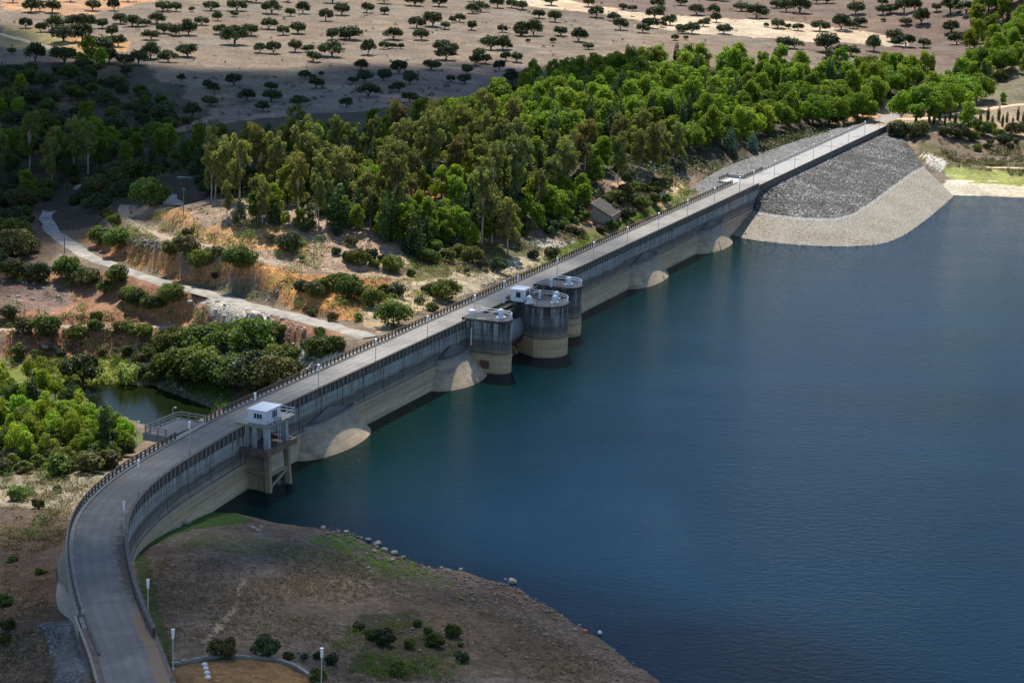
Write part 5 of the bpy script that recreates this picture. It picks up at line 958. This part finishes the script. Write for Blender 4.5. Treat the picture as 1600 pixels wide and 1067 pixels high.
scrub('pool_bank_grass',[(0,560),(200,560),(215,596),(110,610),(0,612)],420,.35,'bright',.16)
scrub('pool_edge_scrub',[(250,610),(330,600),(420,610),(350,640),(300,628)],150,.6,'bright',.18)
scrub('left_bank_scrub',[(0,735),(150,730),(160,750),(110,800),(100,870),(0,860)],420,.4,'scrub',.15,18)
scrub('dark_bank_scrub',[(0,860),(90,860),(80,960),(0,1067)],160,.3,'scrub',.12,18)
scrub('peninsula_tufts',[(230,880),(330,850),(560,870),(760,940),(1000,1067),(500,1067),(480,1040),(290,1030)],560,.2,'scrub',.09,16)
scrub('peninsula_scrub',[(560,960),(660,960),(720,1020),(800,1067),(560,1067),(520,1020)],240,.42,'shrub',.13)
scrub('shore_grass',[(480,842),(560,838),(640,880),(730,920),(800,960),(700,940),(560,880)],220,.25,'bright',.08)
scrub('wood_undergrowth',[(0,240),(300,255),(640,240),(960,200),(1350,190),(1080,285),(960,310),(800,350),(640,395),(620,360),(420,330),(300,290),(60,300)],2400,1.2,'oak',.4,20)
scrub('plain_small_scrub',[(-40,-20),(1600,-20),(1500,110),(900,100),(400,110),(0,100)],420,.5,'oak',.35,10)
scrub('terrace_bushes',[(200,330),(330,345),(560,395),(700,430),(640,500),(560,505),(400,478),(240,435),(150,370)],110,1.15,'shrub',.2,110)
scrub('lower_slope_bushes',[(0,430),(150,430),(350,490),(520,530),(480,590),(340,625),(230,600),(0,560)],150,1.2,'shrub',.2,110)
scrub('near_bank_bushes',[(0,740),(110,740),(90,800),(60,860),(0,860)],24,.9,'shrub',.18,100)
scrub('corner_scrub',[(0,110),(200,120),(330,200),(240,240),(0,240)],420,.8,'oak',.35,18)
scrub('plain_edge_scrub',[(200,130),(700,100),(900,100),(820,160),(560,175),(350,190)],170,.5,'oak',.3,14)
scrub('east_bank_scrub',[(1440,222),(1600,228),(1600,275),(1500,268),(1450,245)],420,.5,'scrub',.25,18)
for nm_,P_,n_,h_ in (('peninsula_dry_grass',[(225,870),(330,845),(560,870),(760,940),(1000,1067),(500,1080),(480,1040),(290,1030),(262,1000)],8000,.15),('left_bank_dry_grass',[(-20,735),(150,730),(160,750),(105,820),(90,900),(60,960),(80,1067),(-20,1067)],2200,.2),('terrace_dry_grass',[(240,335),(420,350),(700,400),(700,450),(560,510),(400,480),(200,420),(160,385)],1800,.22),('spoil_dry_grass',[(640,455),(720,420),(880,385),(880,405),(780,440),(700,475),(590,520)],900,.2)):
    scrub(nm_,P_,n_,h_,'straw',.1,9)
# ------------------------------------------------------------------ stones
def rockmesh(name,seed,sub=2,rough_=.3):
    import bmesh
    g=np.random.default_rng(seed); bm=bmesh.new(); bmesh.ops.create_icosphere(bm,subdivisions=sub,radius=1); pl=[(g.normal(size=3),g.uniform(.55,.9)) for _ in range(9)]
    for v in bm.verts:
        c=np.array(v.co)
        for d,k in pl:
            d=d/np.linalg.norm(d); q=c@d
            if q>k: c=c-d*(q-k)
        v.co=c*(1+.06*g.normal())
    me=bpy.data.meshes.new(name); bm.to_mesh(me); bm.free(); return me
RKS=[rockmesh('boulder',i) for i in range(6)]
for m_ in RKS: m_.materials.append(M['rock'])
BL=[(290,822,22,'flat grey slab boulder at the tip of the peninsula by the dam'),(392,828,16,'pale boulder in the left group on the grassy tip'),(404,832,14,'pale boulder right of centre in the left group'),(408,826,10,'small pale boulder at the back of the left group'),(385,831,9,'small boulder at the left of the pale group'),(505,827,12,'flat boulder on the waterline near the green patch'),(540,832,11,'low shoreline boulder left of the big heap'),(575,846,13,'brown boulder at the left of the shoreline heap'),(590,852,17,'large light boulder in the shoreline heap'),(600,862,14,'cracked boulder in the middle of the shoreline heap'),(585,862,11,'small boulder in front of the shoreline heap'),(615,868,16,'rounded boulder at the right of the shoreline heap'),(612,878,12,'boulder behind the rounded one on the shore'),(630,872,9,'lone small boulder at the water right of the heap'),(700,892,12,'flat boulder on the middle of the shore'),(720,893,10,'pale boulder on the middle of the shore'),(690,890,8,'little boulder on the middle of the shore'),(800,912,20,'lone large boulder standing in the shallows'),(790,908,9,'flat stone left of the large boulder in the shallows'),(823,935,8,'small stone at the shore below the large boulder'),(905,978,9,'reddish stone at the lower shore'),(898,985,8,'stone beside the reddish one at the lower shore'),(645,985,7,'upright pale stone among shrubs on the peninsula'),(620,930,8,'grey stone in the green patch of the peninsula'),(575,890,9,'grey stone on the middle peninsula'),(455,800+45,7,'small grey stone behind the green tip'),(270,888,9,'dark stone near the parapet on the peninsula')]
BL+=[(265,598,14,'grey rock in the rubble at the right of the pool'),(275,606,15,'large grey rock in the rubble at the pool edge'),(285,614,13,'grey rock nearest the pool water'),(258,588,10,'upper grey rock of the pool rubble'),(72,549,16,'white grey rock outcrop left of the pool slope'),(85,548,12,'grey rock beside the left outcrop'),(115,546,9,'small dark rock on the lower slope'),(298,486,14,'grey rock under the access road'),(400,500,26,'big white rock outcrop under the access road'),(388,494,14,'white rock left of the big outcrop'),(460,575,16,'white rock at the foot of the road embankment')]
bi=0
for x,y,wd,l in BL:
    p=gnd(x,y); s=wd*mperpx(p)/2; o=bpy.data.objects.new('boulder',RKS[bi%6]); bi+=1; COL.objects.link(o); o.location=(p[0],p[1],p[2]+s*.2); o.scale=(s,s*.8,s*.62); o.rotation_euler=(random.uniform(-.2,.2),random.uniform(-.2,.2),random.uniform(0,6)); tag(o,l,'boulder')
def stones(name,P,n,s0,s1,m):
    W=roll(P); xs=[p[0] for p in W]; ys_=[p[1] for p in W]; g=np.random.default_rng(n); V=[];Fc=[]
    base=[rockmesh('x',40+i,1) for i in range(4)]; bv=[np.array([v.co for v in b.vertices]) for b in base]; bf=[[tuple(p.vertices) for p in b.polygons] for b in base]; c=0;VV=[];t=0
    while c<n:
        x=g.uniform(min(xs),max(xs)); y=g.uniform(min(ys_),max(ys_))
        if not pin(W,x,y) or not offroad((x,y),.2): 
            t+=1
            if t>n*40: break
            continue
        s=s0*(s1/s0)**(g.random()**2.2); k=g.integers(4); a=g.uniform(0,6.28); R_=np.array([[math.cos(a),-math.sin(a),0],[math.sin(a),math.cos(a),0],[0,0,1]]); q=(bv[k]*[s,s*.8,s*.6])@R_.T+[x,y,float(hgrid(x,y))+s*.15]; o=len(V)*0+sum(map(len,VV)) if False else t0[0]; VV.append(q); Fc+=[tuple(i+o for i in f) for f in bf[k]]; t0[0]+=len(q); c+=1
    return tag(mesh_obj(name,np.vstack(VV),Fc,m),kind='stuff')
M['chips']=plain('shore_stones',(.27,.2,.15),.95,.5,.8); M['whitechips']=plain('white_rubble',(.55,.52,.47),.95,.4,.7); M['palechips']=plain('pale_rubble',(.3,.25,.215),.95,.5,.5); M['greychips']=plain('grey_rubble',(.22,.22,.22),.95,.5,.9)
for a in (('shore_stones',[(460,825),(530,827),(570,843),(615,870),(700,892),(800,915),(900,977),(1040,1067),(960,1067),(860,1020),(780,970),(660,905),(560,862)],2300,.07,.42,'chips'),('peninsula_stones',[(240,870),(560,870),(860,1000),(900,1067),(520,1067),(300,1020)],900,.06,.38,'chips'),('shore_pale_stones',[(700,900),(900,985),(1000,1060),(860,1030),(760,975)],260,.06,.25,'palechips'),('slope_rubble',[(0,440),(110,440),(120,480),(60,500),(0,490)],300,.08,.8,'palechips'),('road_bank_rubble',[(300,480),(440,495),(520,540),(480,590),(430,560),(380,515),(310,510)],350,.12,.7,'whitechips'),('pool_rubble',[(225,560),(260,585),(300,620),(280,622),(235,595)],200,.12,.6,'greychips'),('terrace_stones',[(240,340),(420,350),(560,400),(620,470),(560,500),(400,470),(200,410)],500,.08,.4,'whitechips'),('heap_stones',[(200,375),(245,380),(255,395),(210,390)],90,.2,.7,'greychips'),('dam_foot_rubble',[(62,978),(128,974),(150,1080),(100,1080)],700,.08,.35,'greychips'),('east_bank_stones',[(1440,240),(1475,250),(1490,280),(1460,275)],200,.15,.6,'whitechips'),('spoil_stones',[(640,455),(860,392),(870,402),(700,480)],260,.1,.45,'whitechips')):
    t0=[0]; stones(a[0],a[1],a[2],a[3],a[4],M[a[5]])
b=MB(); b.lathe((0,0,0),[(.02,-.1),(.28,.0),(.3,.2),(.1,.42)],12); p=at(937,989.5,0); tag(b.build('buoy',M['whitestone'],None,True),'tiny white float on the water off the lower shore','buoy').location=tuple(p)
b=MB(); b.lathe((0,0,0),[(.25,-.05),(.32,.1),(.3,.35),(.1,.45)],10); p=gnd(914,992); tag(b.build('float',M['orange'],None,True),'bright orange float washed up on the lower shore','float').location=tuple(p)
# ------------------------------------------------------------------ clouds overhead, high above the frame
def cloudmat(nm,t):
    m,n,b=mat(nm); b.inputs['Base Color'].default_value=(.85,.85,.87,1); b.inputs['Roughness'].default_value=1; tr=n.nodes.new('ShaderNodeBsdfTransparent'); ms=n.nodes.new('ShaderNodeMixShader'); ms.inputs[0].default_value=t
    n.links.new(b.outputs[0],ms.inputs[1]); n.links.new(tr.outputs[0],ms.inputs[2]); n.links.new(ms.outputs[0],n.nodes['Material Output'].inputs[0]); return m
M['cloud']=cloudmat('dense_cloud_vapour',.45); M['cloud2']=cloudmat('thin_cloud_vapour',.78)
def cloud(P,alt=1250,sp=20,rad=(15,24),gh=9,seed=3,mm='cloud'):
    W=[]
    for x,y in P:
        g_=gnd(x,y) if -50<x<1500 and -20<y<1000 else at(x,y,gh); zz=max(g_[2],0); g_=at(x,y,zz) ; W.append(tuple(g_[:2]+SDIR[:2]/SDIR[2]*(alt-zz)))
    xs=[p[0] for p in W]; ys_=[p[1] for p in W]; g=np.random.default_rng(seed); import bmesh; bm=bmesh.new(); bmesh.ops.create_icosphere(bm,subdivisions=2,radius=1); bv=np.array([v.co for v in bm.verts]); bf=[tuple(v.index for v in f.verts) for f in bm.faces]; bm.free(); VV=[];Fc=[];o=0
    for x in np.arange(min(xs),max(xs),sp):
        for y in np.arange(min(ys_),max(ys_),sp):
            X=x+g.uniform(-5,5); Y=y+g.uniform(-5,5)
            if not pin(W,X,Y): continue
            r=g.uniform(*rad); q=bv*[r,r,r*.6]*(1+.05*g.normal(size=(len(bv),1)))+[X,Y,alt+g.uniform(-4,14)]; VV.append(q); Fc+=[tuple(i+o for i in f) for f in bf]; o+=len(q)
    return tag(mesh_obj('cloud',np.vstack(VV),Fc,M[mm],None,True),kind='stuff')
cloud([(-700,95),(-100,95),(150,97),(330,104),(500,114),(700,108),(800,110),(900,108),(945,118),(950,135),(890,150),(800,168),(700,162),(640,205),(610,240),(550,275),(450,292),(330,305),(240,320),(130,335),(40,375),(-40,430),(-700,560)],sp=19)
cloud([(-900,810),(-200,805),(60,800),(150,775),(230,725),(330,672),(400,645),(440,635),(480,690),(520,780),(600,830),(700,870),(900,890),(1100,910),(1500,980),(1700,1500),(-900,1500)],sp=13,rad=(11,17),seed=4,mm='cloud2')
cloud([(680,518),(700,506),(800,456),(900,410),(960,384),(975,395),(930,450),(930,500),(840,585),(780,585),(720,540)],sp=8,rad=(6,9),seed=5,mm='cloud2')
